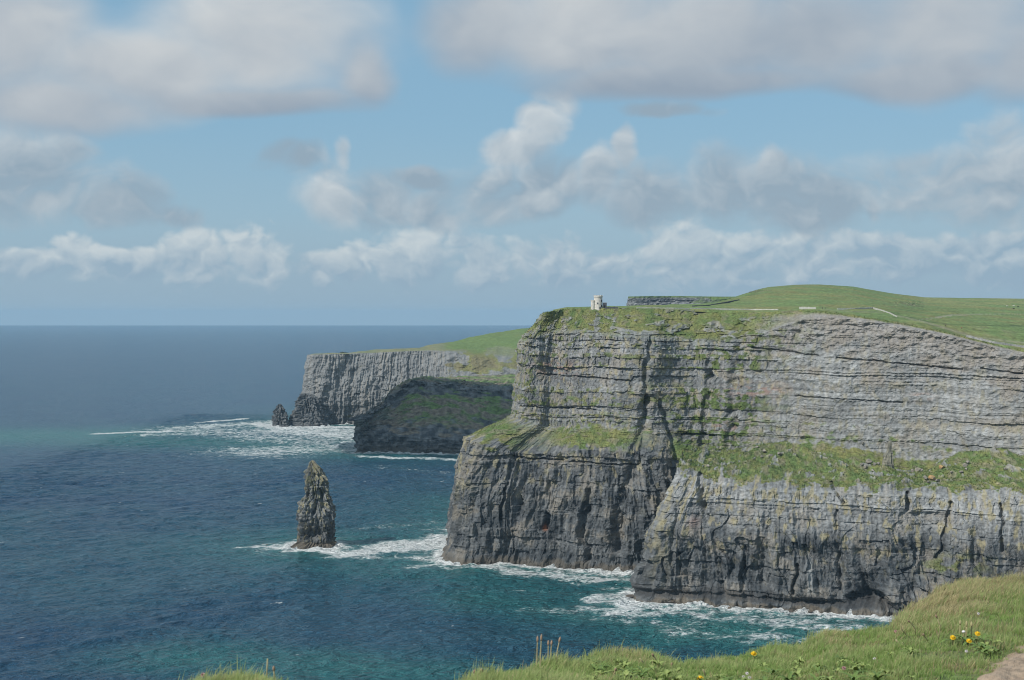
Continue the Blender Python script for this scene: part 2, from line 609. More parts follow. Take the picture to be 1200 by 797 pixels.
# ---- the tall headland under the tower
def build_headland():
    px = [585, 527, 603, 692, 754, 806, 872, 962, 1082, 1200, 1360]
    D0 = [1360, 1049, 1024, 1000, 988, 1010, 990, 972, 945, 915, 868]
    # lip of the low ledge, foot of the upper wall, top of the rock, edge of the turf
    lip = [(598, 510, 1370), (548, 512, 1056), (612, 531, 1034), (695, 527, 1012), (752, 532, 1002), (808, 540, 1022), (872, 548, 1000), (962, 549, 968), (1082, 565, 950), (1200, 565, 918), (1360, 570, 870)]
    foot = [(612, 480, 1380), (601, 488, 1085), (645, 499, 1064), (700, 497, 1043), (758, 503, 1028), (815, 522, 1042), (872, 528, 1022), (958, 514, 1004), (1080, 538, 974), (1200, 538, 938), (1360, 545, 888)]
    rock = [(632, 405, 1390), (612, 404, 1092), (650, 391, 1078), (705, 394, 1060), (760, 397, 1048), (818, 404, 1066), (878, 396, 1044), (960, 372, 1020), (1082, 388, 990), (1200, 415, 955), (1360, 442, 905)]
    turf = [(660, 362, 1400), (638, 367, 1110), (664, 362, 1114), (712, 361.5, 1108), (762, 361.5, 1104), (820, 363, 1110), (885, 366, 1080), (960, 364.5, 1034), (1083, 384, 998), (1200, 411.5, 962), (1360, 438, 912)]
    base = [PZ(p - (4 if p < 700 else 0), d - 3, -5) for p, d in zip(px, D0)]
    b2 = [PZ(p, d, 10) for p, d in zip(px, D0)]
    b3 = [PZ(p + (7 if k == 1 else 2), d + 4, 46) for k, (p, d) in enumerate(zip(px, D0))]
    lv = [base, b2, b3, [P(*q) for q in lip], [P(*q) for q in foot], [P(*q) for q in rock], [P(*q) for q in turf]]
    B, S, T, ex, nrm = loft(lv, 0.62, [0.8, 0.5, 0.48, 0.55, 0.48, 0.6], {
        'amp': [0.6, 1.0, 1.0, 0.9, 0.6, 1.0, 0.25], 'up': [0, 0, 0, 0.3, 0.3, 0, 0.5], 'fl': [0.5, 1.2, 1.3, 0.7, 0.4, 0.5, 0.2]})
    X, Y = to_px(B)
    Z = B[..., 2]
    hi = sst(T, 3.4, 4.0)
    right = sst(X, 860, 960)
    d_low, tone_l, blk_l, hard_l = strata(S, Z, 21, 2.0, 13, 1.0, 7.0, 0.012)
    d_up, tone_u, blk_u, hard_u = strata(S, Z, 33, 0.6, 9.0, 1.4, 5.0, 0.012)
    d_rt, tone_r, blk_r, hard_r = strata(S, Z, 35, 0.7, 6.0, 1.25, 60.0, 0.012)
    d_rt = d_rt - blk_r * 1.0
    flr = ridge(S / 7 + pn(S / 30, Z / 30, 36), Z / 30, 3, 37) * 0.35 + fbm(S / 4, Z / 2.5, 4, 38) * 0.4
    crumb = sst(T, 4.3, 4.9)
    d_rt = d_rt + flr + crumb * (fbm(S / 9, Z / 5, 5, 39) * 2.0)
    mixr = right * (0.8 + 0.5 * pn(S / 40, Z / 25, 34)).clip(0, 1)
    d_up = d_up * (1 - mixr) + d_rt * mixr
    tone_u = tone_u * (1 - mixr) + (0.6 * tone_r + 0.3 + 0.5 * fbm(S / 40, Z / 9, 4, 40)).clip(0, 1) * mixr
    d = d_low * (1 - hi) + d_up * hi
    tone = tone_l * (1 - hi) + tone_u * hi
    # upright flutes, joints and slipped slabs
    sk = S + Z * 0.12 * pn(S / 50, Z / 80, 61)
    fl = ridge(sk / 15, Z / 60, 3, 41) * 2.2 + ridge(sk / 5, Z / 26, 2, 47) * 1.1
    fl = fl * (1 - 0.6 * hi)
    slab = np.floor(sk / 5.5 + pn(S / 14, Z / 18, 71) * 1.2)
    lev = np.floor(Z / 17 + hsh(slab, slab * 0, 72) * 9)
    fl = fl + (hsh(slab, lev, 73) - 0.5) * 2.6 * (1 - 0.65 * hi)
    big = fbm(S / 70, Z / 160, 3, 51) * 7 * sst(T, 0.2, 1.5) * (1 - 0.4 * right)
    d = d * ex['amp'] + fl * ex['fl'] + big * (1 - sst(T, 5.2, 6)) + fbm(S / 3.2, Z / 3.0, 3, 55) * 0.55
    # turf slope at the top: rough ground with broken outcrops
    sl = sst(T, 4.95, 5.15) * (1 - right)
    crag = sst(fbm(S / 14, Z / 6, 4, 91) + 0.25 - sst(T, 5.2, 5.9) * 0.55, 0.22, 0.36) * sl
    d = d + crag * (1.2 + 1.4 * np.abs(pn(S / 4, Z / 2, 93))) + fbm(S / 9, Z / 9, 4, 95) * sl * 1.2
    # gullies and clefts, real recesses
    def cut(pts, w, dep):
        wx = X + pn(Z / 9, S / 40, 15) * 4 + np.round(fbm(S / 9, Z / 9, 2, 18) * 3) / 3 * (0.6 + 0.3 * w) + fbm(S / 2.5, Z / 2.5, 2, 22) * 0.6
        wy = Y + fbm(S / 6, Z / 6, 3, 19) * (0.8 + 0.3 * min(w, 3)) 
        q = -np.log(np.maximum(line_mask(wx, wy, pts, w), 1e-30))
        return -dep * np.exp(-q * q) * (1 + 0.5 * pn(S / 6, Z / 6, 20))
    d = d + cut([(758, 470), (750, 520), (738, 560), (727, 600), (722, 640)], 7, 6) + cut([(762, 396), (757, 440), (758, 480)], 3, 3.5)
    d = d + cut([(775, 470), (790, 520), (800, 545)], 3, 4)
    d = d + cut([(868, 385), (866, 430), (860, 480), (856, 530)], 6, 5) + cut([(835, 440), (828, 480), (822, 520)], 4, 4)
    d = d + cut([(840, 372), (838, 400), (834, 440)], 5, 4)
    d = d + cut([(588, 570), (586, 606)], 2.2, 5)
    d = d + cut([(640, 604), (637, 618)], 4, 6)
    d = d + cut([(690, 575), (684, 620), (690, 655)], 3, 4)
    d = d + cut([(935, 383), (938, 402)], 10, 3)
    d = d + cut([(800, 508), (838, 509)], 1.3, 5) * 0.9 + cut([(982, 419), (1128, 433)], 0.9, 2.6) + cut([(1150, 432), (1200, 438)], 0.9, 2.6)
    d = d + cut([(880, 407), (960, 417)], 0.9, 2.6) + cut([(930, 464), (1060, 472)], 0.8, 2.2) + cut([(630, 438), (740, 446)], 0.9, 2.4) + cut([(612, 476), (700, 480)], 0.9, 2.4)
    d = d + cut([(600, 534), (660, 541), (760, 546)], 1.0, 2.6)
    V = B + nrm[None] * d[..., None]
    V[..., 2] += ex['up'] * fbm(S / 7, T * 6, 4, 97) * 1.4 + 0.2 * d * (ex['up'] > 0.1) * 0
    # the wave-cut foot
    ft = sst(Z, 9, 2)
    V = V + nrm[None] * (ft * (1.6 + 2.0 * pn(S / 6, Z / 30, 17)))[..., None]
    shore(V)
    # ---------------- colours
    X, Y = to_px(V)
    streak = fbm(S / 2.6, Z / 34, 3, 111)
    patch = fbm(S / 22, Z / 14, 4, 113)
    fine = fbm(S / 2.2, Z / 1.4, 3, 117)
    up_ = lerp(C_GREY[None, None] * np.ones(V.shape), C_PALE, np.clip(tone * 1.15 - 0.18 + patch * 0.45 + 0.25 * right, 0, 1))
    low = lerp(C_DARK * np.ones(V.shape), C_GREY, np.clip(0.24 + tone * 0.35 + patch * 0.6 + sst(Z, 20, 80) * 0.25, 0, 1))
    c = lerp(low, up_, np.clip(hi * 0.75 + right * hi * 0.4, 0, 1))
    c = c * (1 + 0.36 * streak * (1 - 0.6 * right) + 0.36 * fine * (1 - 0.3 * right))[..., None]
    c = lerp(c, C_BROWN, np.clip(0.5 * sst(patch + 0.4 * streak, 0.12, 0.6), 0, 1))
    c = lerp(c, C_LICHEN, 0.6 * sst(fbm(S / 5, Z / 9, 3, 121) + 0.1 * (T > 2.5), 0.3, 0.65) * sst(Z, 30, 80) * (1 - 0.4 * right))
    c = lerp(c, C_LICHEN, 0.65 * sst(fbm(S / 6, Z / 12, 3, 123), -0.1, 0.4) * spot(X, Y, 542, 540, 16, 46))
    c = lerp(c, C_RED, 0.7 * sst(fbm(S / 9, Z / 3, 3, 127), -0.05, 0.25) * (spot(X, Y, 885, 458, 34, 7) + 0.8 * spot(X, Y, 650, 432, 30, 10) + spot(X, Y, 850, 500, 14, 5) + 0.8 * spot(X, Y, 1080, 465, 12, 5)).clip(0, 1))
    c = lerp(c, np.array([0.5, 0.2, 0.09]), np.clip(1.2 * spot(X, Y, 639, 618, 2.2, 3.2), 0, 1))
    c = lerp(c, C_PALE * 1.1, 0.4 * sst(streak, 0.1, 0.7) * spot(X, Y, 1130, 480, 30, 70))
    c = lerp(c, np.array([0.24, 0.215, 0.19]), right * sst(T + 0.35 * patch, 4.6, 4.95) * 0.6)
    c = lerp(c, np.array([0.27, 0.24, 0.19]), 0.22 * right * hi * sst(fbm(S / 5, Z / 40, 3, 133), 0.2, 0.5))
    c = lerp(c, C_BROWN * 0.5, 0.7 * sst(Z + pn(S / 8, Z / 8, 131) * 3, 7, 3))
    # turf
    nz = fbm(S / 8, Z / 5, 4, 141)
    g = sst(T, 4.95, 5.25) * (1 - right) * (1 - 0.85 * crag)
    g = np.maximum(g, sst(T, 5.3, 5.9) * (1 - 0.7 * crag))
    g = np.maximum(g, sst(T + nz * 0.35, 3.02, 3.2) * sst(T + nz * 0.3, 4.02, 3.8) * np.clip(spot(X, Y, 697, 510, 46, 17) * 2.2 + spot(X, Y, 575, 508, 34, 26) * 1.5 + sst(X, 780, 800) * 1.6, 0, 1))
    g = np.maximum(g, sst(nz + 0.22 * hard_u, -0.02, 0.2) * np.clip(1.4 * line_mask(X, Y, [(880, 380), (868, 430), (862, 490), (850, 530)], 17) + 1.3 * line_mask(X, Y, [(815, 400), (810, 440), (800, 480), (810, 520)], 12) + 1.25 * spot(X, Y, 852, 475, 42, 75) + 0.6 * spot(X, Y, 805, 440, 40, 40), 0, 1))
    g = np.maximum(g, sst(nz, 0.05, 0.3) * 0.9 * np.clip(spot(X, Y, 722, 486, 16, 5) + spot(X, Y, 664, 466, 10, 4) + spot(X, Y, 780, 460, 30, 14) + spot(X, Y, 620, 450, 12, 40) + 0.8 * spot(X, Y, 905, 395, 40, 26), 0, 1))
    g = np.maximum(g, sst(nz + 0.3 * hard_u, 0.25, 0.5) * 0.8 * hi * (1 - right))
    gc = lerp(C_GREEN * np.ones(V.shape), C_OLIVE, np.clip(0.45 + fbm(S / 12, Z / 10, 4, 151) * 0.9 + 0.25 * sst(T, 4.9, 5.2) * (1 - sst(T, 5.6, 6)), 0, 1))
    gc = lerp(gc, C_BROWN, 0.5 * sst(fbm(S / 10, Z / 4, 4, 153), 0.15, 0.5))
    gc = gc * (1 + 0.35 * fbm(S / 1.8, Z / 1.2 + T * 9, 3, 155))[..., None]
    gully = np.clip(1.3 * spot(X, Y, 850, 475, 55, 75), 0, 1)
    gc = lerp(gc, C_GREEN * (0.85 + 0.5 * fbm(S / 2, Z / 2, 3, 157))[..., None], gully * 0.8)
    c = lerp(c, gc, np.clip(g, 0, 1))
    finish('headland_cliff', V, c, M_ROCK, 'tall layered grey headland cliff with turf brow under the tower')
    return V, g, nrm


def build_spur():
    px = [830, 757, 800, 852, 905, 960, 1040, 1112, 1200, 1360]
    D0 = [990, 899, 886, 876, 868, 860, 844, 840, 820, 785]
    lip = [(838, 548, 1000), (792, 557, 908), (822, 563, 896), (860, 569, 889), (908, 575, 880), (960, 578, 873), (1040, 581, 858), (1115, 583, 854), (1200, 582, 836), (1360, 590, 800)]
    brow = [(840, 536, 1002), (793, 545, 914), (824, 551, 905), (862, 557, 899), (910, 563, 891), (960, 567, 884), (1040, 570, 869), (1115, 572, 864), (1200, 570, 846), (1360, 578, 810)]
    top = [(850, 528, 1010), (800, 528, 940), (835, 530, 948), (872, 525, 952), (918, 518, 965), (962, 532, 940), (1035, 548, 905), (1090, 552, 900), (1152, 529, 890), (1360, 560, 850)]
    base = [PZ(p - (9 if k == 1 else 0), d - 6, -5) for k, (p, d) in enumerate(zip(px, D0))]
    b1 = [PZ(p - (4 if k == 1 else 0), d - 3, 7) for k, (p, d) in enumerate(zip(px, D0))]
    b2 = [PZ(p + (2 if k == 1 else 0), d + 1, 14) for k, (p, d) in enumerate(zip(px, D0))]
    b3 = [PZ(p + (10 if k == 1 else 1), d + 5, 45) for k, (p, d) in enumerate(zip(px, D0))]
    Pt = [P(*q) for q in top]
    Pback = [(p[0] + 6, p[1] + 40, p[2] - 6) for p in Pt]
    lv = [base, b1, b2, b3, [P(*q) for q in lip], [P(*q) for q in brow], Pt, Pback]
    B, S, T, ex, nrm = loft(lv, 0.48, [0.6, 0.5, 0.42, 0.42, 0.5, 0.8, 3.0], {
        'amp': [0.8, 0.9, 1.0, 1.0, 1.0, 0.4, 0.0, 0.0], 'up': [0, 0, 0, 0, 0.2, 0.8, 1, 0.6], 'fl': [0.6, 1, 1.3, 1.1, 0.5, 0.5, 0.0, 0.0]})
    X, Y = to_px(B)
    Z = B[..., 2]
    hi = sst(Z, 42, 56)
    d_low, tone_l, blk_l, _ = strata(S, Z, 221, 5.0, 16, 0.7, 9.0, 0.015)
    e = np.concatenate([beds_of(-40, 62, 0.8, 5, 5), [63.5, 68.0, 69.3, 74.5, 80, 90, 320]])
    d_up, tone_u, blk_u, hard_u = strata(S, Z, 233, 0.8, 3.5, 0.8, 4.0, 0.02, edges=e)
    d = d_low * (1 - hi) + d_up * hi
    cap = sst(Z + 0.02 * S + fbm(S / 60, Z / 90, 2, 5), 64.5, 65.5) * sst(T, 4.6, 4.0)
    d = d + cap * 1.7
    tone = tone_l * (1 - hi) + tone_u * hi
    sk = S + Z * 0.18 * pn(S / 40, Z / 70, 261) + 0.15 * Z
    fl = ridge(sk / 17, Z / 45, 3, 241) * 2.6 + ridge(sk / 5, Z / 20, 2, 247) * 1.2
    slab = np.floor(sk / 7.0 + pn(S / 14, Z / 16, 271) * 1.5)
    lev = np.floor(Z / 15 + hsh(slab, slab * 0, 272) * 9)
    fl = fl * (1 - 0.3 * hi) + (hsh(slab, lev, 273) - 0.5) * 3.6 * (1 - 0.45 * hi)
    big = fbm(S / 45, Z / 110, 3, 251) * 9 * sst(T, 0.3, 2.0) * sst(T, 6.2, 5.0)
    d = d * ex['amp'] + fl * ex['fl'] * (1 - 0.5 * cap) + big + fbm(S / 2.8, Z / 2.6, 3, 255) * 0.5 * sst(T, 6, 5)

    def cut(pts, w, dep):
        wx = X + pn(Z / 9, S / 40, 15) * 4 + np.round(fbm(S / 9, Z / 9, 2, 18) * 3) / 3 * (0.6 + 0.3 * w) + fbm(S / 2.5, Z / 2.5, 2, 22) * 0.6
        wy = Y + fbm(S / 6, Z / 6, 3, 19) * (0.8 + 0.3 * min(w, 3)) 
        q = -np.log(np.maximum(line_mask(wx, wy, pts, w), 1e-30))
        return -dep * np.exp(-q * q) * (1 + 0.5 * pn(S / 6, Z / 6, 20))
    d = d + cut([(822, 556), (824, 592)], 4, 6) + cut([(873, 640), (869, 692)], 1.8, 3) + cut([(980, 600), (984, 640), (985, 690)], 1.8, 3)
    d = d + cut([(972, 567), (986, 590)], 1.5, 5) + cut([(1066, 581), (1067, 598)], 3, 6) + cut([(1174, 590), (1176, 645)], 1.6, 4)
    d = d + cut([(1100, 655), (1103, 640), (1112, 610), (1113, 590)], 2.2, 3.5) + cut([(1000, 700), (1030, 700), (1045, 720)], 7, 8) + cut([(930, 695), (935, 660)], 2, 4)
    d = d + cut([(755, 693), (850, 700), (960, 706), (1040, 712)], 4.0, 3.0) * sst(T, 0.6, 1.0)
    V = B + nrm[None] * d[..., None]
    # grassy shelf: lumpy turf, rock breaking through
    shelf_rock = sst(fbm(S / 11, T * 4.5, 4, 295), 0.42, 0.52) * sst(T, 4.9, 5.2)
    V[..., 2] += shelf_rock * (0.8 + 1.6 * np.abs(pn(S / 2.5, T * 14, 296)))
    V[..., 2] += ex['up'] * (fbm(S / 22, T * 2.2, 3, 297) * 2.6 + fbm(S / 4, T * 9, 3, 299) * 0.7)
    ft = sst(Z, 7, 2)
    V = V + nrm[None] * (ft * (1.5 + 3.5 * pn(S / 5, Z / 30, 217)))[..., None]
    shore(V)
    X, Y = to_px(V)
    streak = fbm(S / 2.2, Z / 30, 3, 311)
    patch = fbm(S / 18, Z / 16, 4, 313)
    fine = fbm(S / 1.9, Z / 1.3, 3, 317)
    up_ = lerp(C_GREY * np.ones(V.shape), C_PALE, np.clip(0.12 + tone * 0.7 + patch * 0.6 + 0.4 * cap, 0, 1))
    low = lerp(C_DARK * np.ones(V.shape), C_GREY, np.clip(0.27 + tone * 0.35 + patch * 0.7 + sst(Z, 20, 60) * 0.25, 0, 1))
    c = lerp(low, up_, hi)
    c = c * (1 + 0.34 * streak + 0.36 * fine)[..., None]
    c = lerp(c, C_BROWN, 0.45 * sst(patch + 0.4 * streak, 0.15, 0.6))
    c = lerp(c, C_LICHEN, 0.75 * sst(fbm(S / 4, Z / 8, 3, 321) + 0.25 * cap, 0.22, 0.65) * sst(Z, 14, 50))
    c = lerp(c, C_LICHEN * 0.9, 0.6 * sst(fbm(S / 5, Z / 12, 3, 323), -0.2, 0.3) * spot(X, Y, 772, 610, 14, 60))
    c = lerp(c, C_PALE, 0.8 * line_mask(X, Y, [(942, 590), (948, 640), (950, 695)], 3.0) * sst(streak, -0.4, 0.3))
    c = lerp(c, np.array([0.25, 0.17, 0.14]), 0.7 * spot(X, Y, 813, 612, 6, 7))
    c = lerp(c, np.array([0.045, 0.045, 0.045]) + 0 * c, 0.7 * sst(Z + pn(S / 7, Z / 7, 331) * 2.5, 12, 8) * sst(Z, 3, 5))
    c = lerp(c, C_BROWN * 0.6, 0.8 * sst(Z + pn(S / 8, Z / 8, 333) * 2.5, 3.5, 2))
    nz = fbm(S / 6, T * 5, 4, 341)
    lipn = fbm(S / 9, Z / 8, 4, 343)
    g = sst(T + lipn * 0.7 + 0.35 * fbm(S / 2.5, T * 6, 3, 345), 4.62, 4.9)
    g = g * (1 - 0.85 * shelf_rock)
    g = np.maximum(g, 0.85 * sst(lipn, 0.0, 0.3) * np.clip(spot(X, Y, 1118, 662, 34, 10) * 1.5, 0, 1))
    gc = lerp(C_GREEN * np.ones(V.shape), C_OLIVE, np.clip(0.25 + nz * 0.8 + 0.4 * sst(T, 5.3, 4.8), 0, 1))
    gc = lerp(gc, C_BROWN, 0.55 * sst(fbm(S / 8, T * 4, 4, 353), 0.1, 0.5))
    gc = gc * (1 + 0.4 * fbm(S / 1.5, T * 22, 3, 355))[..., None]
    c = lerp(c, gc, np.clip(g, 0, 1))
    finish('spur_cliff', V, c, M_ROCK, 'nearer grey cliff spur topped by a grassy shelf')
    return V, g, nrm


def build_far():
    base = [PZ(p, d, -4) for p, d in ((425, 2800), (354, 2352), (412, 2335), (476, 2325), (532, 2300), (615, 2255), (720, 2230))]
    low = [P(*q) for q in ((422, 470, 2760), (357, 466, 2356), (414, 468, 2342), (479, 468, 2338), (534, 468, 2312), (615, 468, 2275), (720, 462, 2260))]
    rim = [P(*q) for q in ((430, 416, 2780), (363, 416, 2372), (420, 414.5, 2365), (486, 411.5, 2378), (532, 413, 2372), (615, 424, 2370), (720, 420, 2370))]
    top = [P(*q) for q in ((436, 413, 2800), (368, 414, 2400), (422, 412.3, 2440), (488, 408, 2500), (524, 401.5, 2560), (632, 381.5, 2700), (760, 362, 2800))]
    back = [(p[0] + 80, p[1] + 400, p[2] - 25) for p in top]
    B, S, T, ex, nrm = loft([base, low, rim, top, back], 1.1, [1.1, 1.1, 3, 20], {'amp': [1, 1, 0.6, 0, 0]})
    X, Y = to_px(B)
    Z = B[..., 2]
    face = sst(X, 545, 500)
    d, tone, blk, _ = strata(S, Z, 401, 6, 22, 1.2, 14, 0)
    sk = S + 2.0 * pn(Z / 30, S / 60, 403)
    col = ridge(sk / 19, Z / 70, 3, 405) * 2.0 + ridge(sk / 5.5, Z / 50, 3, 406) * 2.2 + fbm(S / 8, Z / 6, 4, 412) * 2.2
    slab = np.floor(sk / 9)
    col = col + (hsh(slab, np.floor(Z / 40 + hsh(slab, slab * 0, 4) * 7), 408) - 0.5) * 6
    rug = fbm(S / 34, Z / 20, 5, 407) * 10
    d = (d + col * 1.1) * ex['amp'] * face + rug * ex['amp'] * (1 - face) + fbm(S / 60, Z / 90, 3, 409) * 4 * ex['amp']
    # black buttress at the seaward foot
    d = d + 12 * spot(X, Y, 362, 490, 12, 16)
    V = B + nrm[None] * d[..., None]
    V[..., 2] += sst(T, 2.0, 2.4) * (fbm(V[..., 0] / 90, V[..., 1] / 90, 4, 411) * 3)
    shore(V)
    X, Y = to_px(V)
    streak = fbm(S / 6, Z / 80, 3, 413)
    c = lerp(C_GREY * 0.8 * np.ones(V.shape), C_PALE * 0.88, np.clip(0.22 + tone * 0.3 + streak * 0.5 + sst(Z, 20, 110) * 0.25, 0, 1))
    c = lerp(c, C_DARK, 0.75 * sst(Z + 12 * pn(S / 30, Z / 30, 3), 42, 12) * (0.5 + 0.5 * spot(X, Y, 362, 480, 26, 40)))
    c = lerp(c, C_BROWN, 0.35 * sst(streak, 0.15, 0.5))
    nz = fbm(S / 40, Z / 22, 5, 415)
    g = np.maximum(sst(T + 0.4 * nz, 2.0, 2.2) * sst(X, 500, 530), sst(nz + 0.25 - face * 1.2, 0.0, 0.3))
    g = np.maximum(g, 0.7 * sst(T, 2.02, 2.2))
    gc = lerp(C_LAWN * np.ones(V.shape), C_OLIVE, np.clip(0.9 - 1.0 * sst(T + nz * 0.3, 2.1, 2.4) * sst(X, 505, 535) + nz * 0.4, 0, 1))
    gc = lerp(gc, C_BROWN * 0.8, 0.6 * sst(nz, -0.1, 0.4) * sst(T, 2.1, 1.9))
    c = lerp(c, gc, np.clip(g, 0, 1))
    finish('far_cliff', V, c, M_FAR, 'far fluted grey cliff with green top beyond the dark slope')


def build_dark():
    px = (470, 420.5, 432, 447, 460, 486, 512, 545, 620, 720)
    base = [PZ(p, d, -4) for p, d in zip(px, (2250, 1862, 1858, 1854, 1850, 1842, 1836, 1830, 1805, 1790))]
    low = [P(a, b, c) for a, b, c in zip(px, (505, 507, 508, 508, 509, 511, 513, 516, 517, 515), (2255, 1868, 1865, 1861, 1858, 1850, 1844, 1838, 1815, 1800))]
    mid = [P(a, b, c) for a, b, c in zip((480, 421, 434, 452, 470, 492, 516, 547, 620, 720), (490, 499, 496, 489, 485, 480, 478, 478, 482, 480), (2260, 1873, 1882, 1896, 1912, 1925, 1930, 1935, 1925, 1910))]
    rim = [P(a, b, c) for a, b, c in zip((486, 421, 433, 449, 462, 487, 512, 546, 620, 720), (475, 493, 487, 476, 466, 454, 456, 459, 466, 460), (2270, 1875, 1890, 1918, 1955, 1990, 2005, 2015, 2010, 2000))]
    top = [P(a, b, c) for a, b, c in zip((500, 421.5, 431, 447, 457, 483, 509, 545, 620, 720), (460, 489.5, 482, 470, 458, 443.5, 444.5, 447, 452, 440), (2280, 1880, 1900, 1930, 1965, 2005, 2030, 2050, 2080, 2080))]
    back = [P(a, b, c) for a, b, c in zip((560, 452, 462, 475, 485, 505, 522, 550, 650, 740), (446, 485, 479, 467, 456, 443.5, 443, 441, 438, 430), (2380, 2080, 2120, 2160, 2200, 2260, 2280, 2280, 2290, 2290))]
    B, S, T, ex, nrm = loft([base, low, mid, rim, top, back], 1.0, [0.9, 1.2, 1.2, 1, 4], {'amp': [1, 1, 0.25, 0.8, 0.5, 0], 'up': [0, 0.2, 1, 0.5, 0.5, 1]})
    X, Y = to_px(B)
    Z = B[..., 2]
    d, tone, blk, _ = strata(S, Z, 501, 2, 8, 1.0, 7, 0)
    ex['amp'] = ex['amp'] * sst(S, 300, 400) + 0.6 * ex['amp'] * (1 - sst(S, 300, 400))
    d = d * ex['amp'] + ex['amp'] * (ridge(S / 14, Z / 40, 3, 503) * 2.4 + fbm(S / 30, Z / 30, 5, 505) * 5) + fbm(S / 20, T * 6, 5, 507) * 3 + spot(T, T * 0, 3.5, 0, 0.5, 9) * (ridge(S / 14, Z / 12, 4, 513) * 6 + (hsh(np.floor(S / 9 + pn(S / 20, Z / 9, 521) * 2), np.floor(Z / 8), 523) - 0.5) * 6)
    V = B + nrm[None] * d[..., None]
    V[..., 2] += ex['up'] * fbm(S / 18, T * 6, 5, 509) * 3.6 + spot(T, T * 0, 4, 0, 0.4, 9) * 3.0 * np.abs(pn(S / 5, T * 3, 515))
    shore(V)
    X, Y = to_px(V)
    nz = fbm(S / 26, T * 4 + S / 60, 5, 511)
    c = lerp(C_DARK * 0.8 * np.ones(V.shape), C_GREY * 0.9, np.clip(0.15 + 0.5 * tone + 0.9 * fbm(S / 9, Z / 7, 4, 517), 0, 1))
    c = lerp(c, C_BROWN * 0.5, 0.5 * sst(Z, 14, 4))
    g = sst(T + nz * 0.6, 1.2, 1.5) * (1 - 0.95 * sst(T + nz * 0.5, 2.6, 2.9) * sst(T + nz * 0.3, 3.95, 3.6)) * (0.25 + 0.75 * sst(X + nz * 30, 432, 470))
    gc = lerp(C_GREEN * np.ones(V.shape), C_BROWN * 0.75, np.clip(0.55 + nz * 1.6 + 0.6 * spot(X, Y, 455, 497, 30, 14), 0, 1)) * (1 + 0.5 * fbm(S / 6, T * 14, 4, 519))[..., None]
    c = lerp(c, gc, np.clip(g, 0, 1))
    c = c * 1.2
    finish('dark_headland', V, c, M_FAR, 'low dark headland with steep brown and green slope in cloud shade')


HV, HG, HN = build_headland()
SV, SG, SN = build_spur()
build_far()
build_dark()


# ---- tussocks standing on the turf of the ledges and the brow
M_TUSS = terrain_mat('tussock_grass', 1.5, 0.05, contrast=0.35)


def tussocks(Vg, g, N, seed, label, size=1.0):
    r = np.random.default_rng(seed)
    X, Y = to_px(Vg)
    ok = np.argwhere((g > 0.55) & (X > 530) & (X < 1230) & (Y > 350) & (Y < 690))
    pick = ok[r.integers(0, len(ok), N)]
    p = Vg[pick[:, 0], pick[:, 1]] + np.stack([r.normal(0, .3, N), r.normal(0, .3, N), np.zeros(N)], 1)
    nb = 4
    p = np.repeat(p, nb, 0)
    n = len(p)
    h = np.repeat((0.35 + 0.8 * r.random(N) ** 2) * size, nb) * r.uniform(0.6, 1.1, n)
    a = r.random(n) * 2 * np.pi
    w = h * r.uniform(0.25, 0.5, n)
    sp = h * r.uniform(0.2, 0.9, n)
    d = np.stack([np.cos(a), np.sin(a), np.zeros(n)], 1)
    e = np.stack([-np.sin(a), np.cos(a), np.zeros(n)], 1)
    V = np.stack([p + e * (w / 2)[:, None] - d * 0.1, p - e * (w / 2)[:, None] - d * 0.1, p + d * sp[:, None] + np.array([0, 0, 1.0]) * h[:, None]], 1).reshape(-1, 3)
    V[:, 2] -= 0.08
    k = np.repeat(r.random(N), nb)
    patch = fbm(p[:, 0] / 14, p[:, 1] / 14 + p[:, 2] / 9, 3, seed)
    c = lerp(np.broadcast_to(C_GREEN * 1.15, (n, 3)), C_OLIVE * 1.15, np.clip(0.35 + patch * 0.9 + (k - 0.5) * 0.7, 0, 1)) * (0.75 + 0.5 * k)[:, None]
    C = np.repeat(c, 3, 0)
    o = mesh_np('grass', V, np.arange(len(V)).reshape(-1, 3), M_TUSS, {'tint': rgba(np.clip(C, 0.01, 0.9))}, smooth=False)
    tag(o, label, kind='stuff')


tussocks(HV, HG, 22000, 61, 'rough grass tussocks on the brow and ledges of the tall headland')
tussocks(SV, SG, 26000, 63, 'rough grass tussocks covering the shelf of the near spur')


# ---- fields above the cliff, up to the hill
PLX = np.array([600, 638, 664, 712, 762, 800, 836, 850, 864, 885, 900, 930, 960, 1000, 1040, 1083, 1140, 1200, 1280, 1360.])
edge_y = np.interp(PLX, [600, 638, 664, 712, 762, 820, 885, 960, 1083, 1200, 1360], [368, 367, 362, 361.5, 361.5, 363, 366, 364.5, 384, 411.5, 438])
edge_d = np.interp(PLX, [600, 638, 664, 712, 762, 820, 885, 960, 1083, 1200, 1360], [1400, 1110, 1114, 1108, 1104, 1110, 1080, 1034, 998, 962, 912])
sky_y = np.interp(PLX, [600, 638, 664, 712, 762, 800, 836, 850, 864, 875, 885, 900, 930, 960, 1000, 1040, 1075, 1130, 1200, 1360], [367, 365.6, 360.3, 359, 357.8, 357.2, 355, 352, 347, 343, 341, 336.5, 333.8, 333.3, 336, 343, 348.3, 349.3, 350, 352])
sky_d = np.interp(PLX, [600, 638, 664, 712, 762, 836, 850, 864, 885, 930, 1000, 1075, 1200, 1360], [1460, 1190, 1190, 1185, 1240, 1400, 1480, 1560, 1640, 1750, 1850, 2000, 2100, 2100])
path_y = np.interp(PLX, [600, 638, 664, 712, 762, 836, 885, 930, 960, 1000, 1040, 1083, 1140, 1200, 1360], [367.5, 366, 360.8, 359.8, 359.2, 359.5, 360.8, 360.2, 359.5, 361, 365, 371, 379, 385, 400])
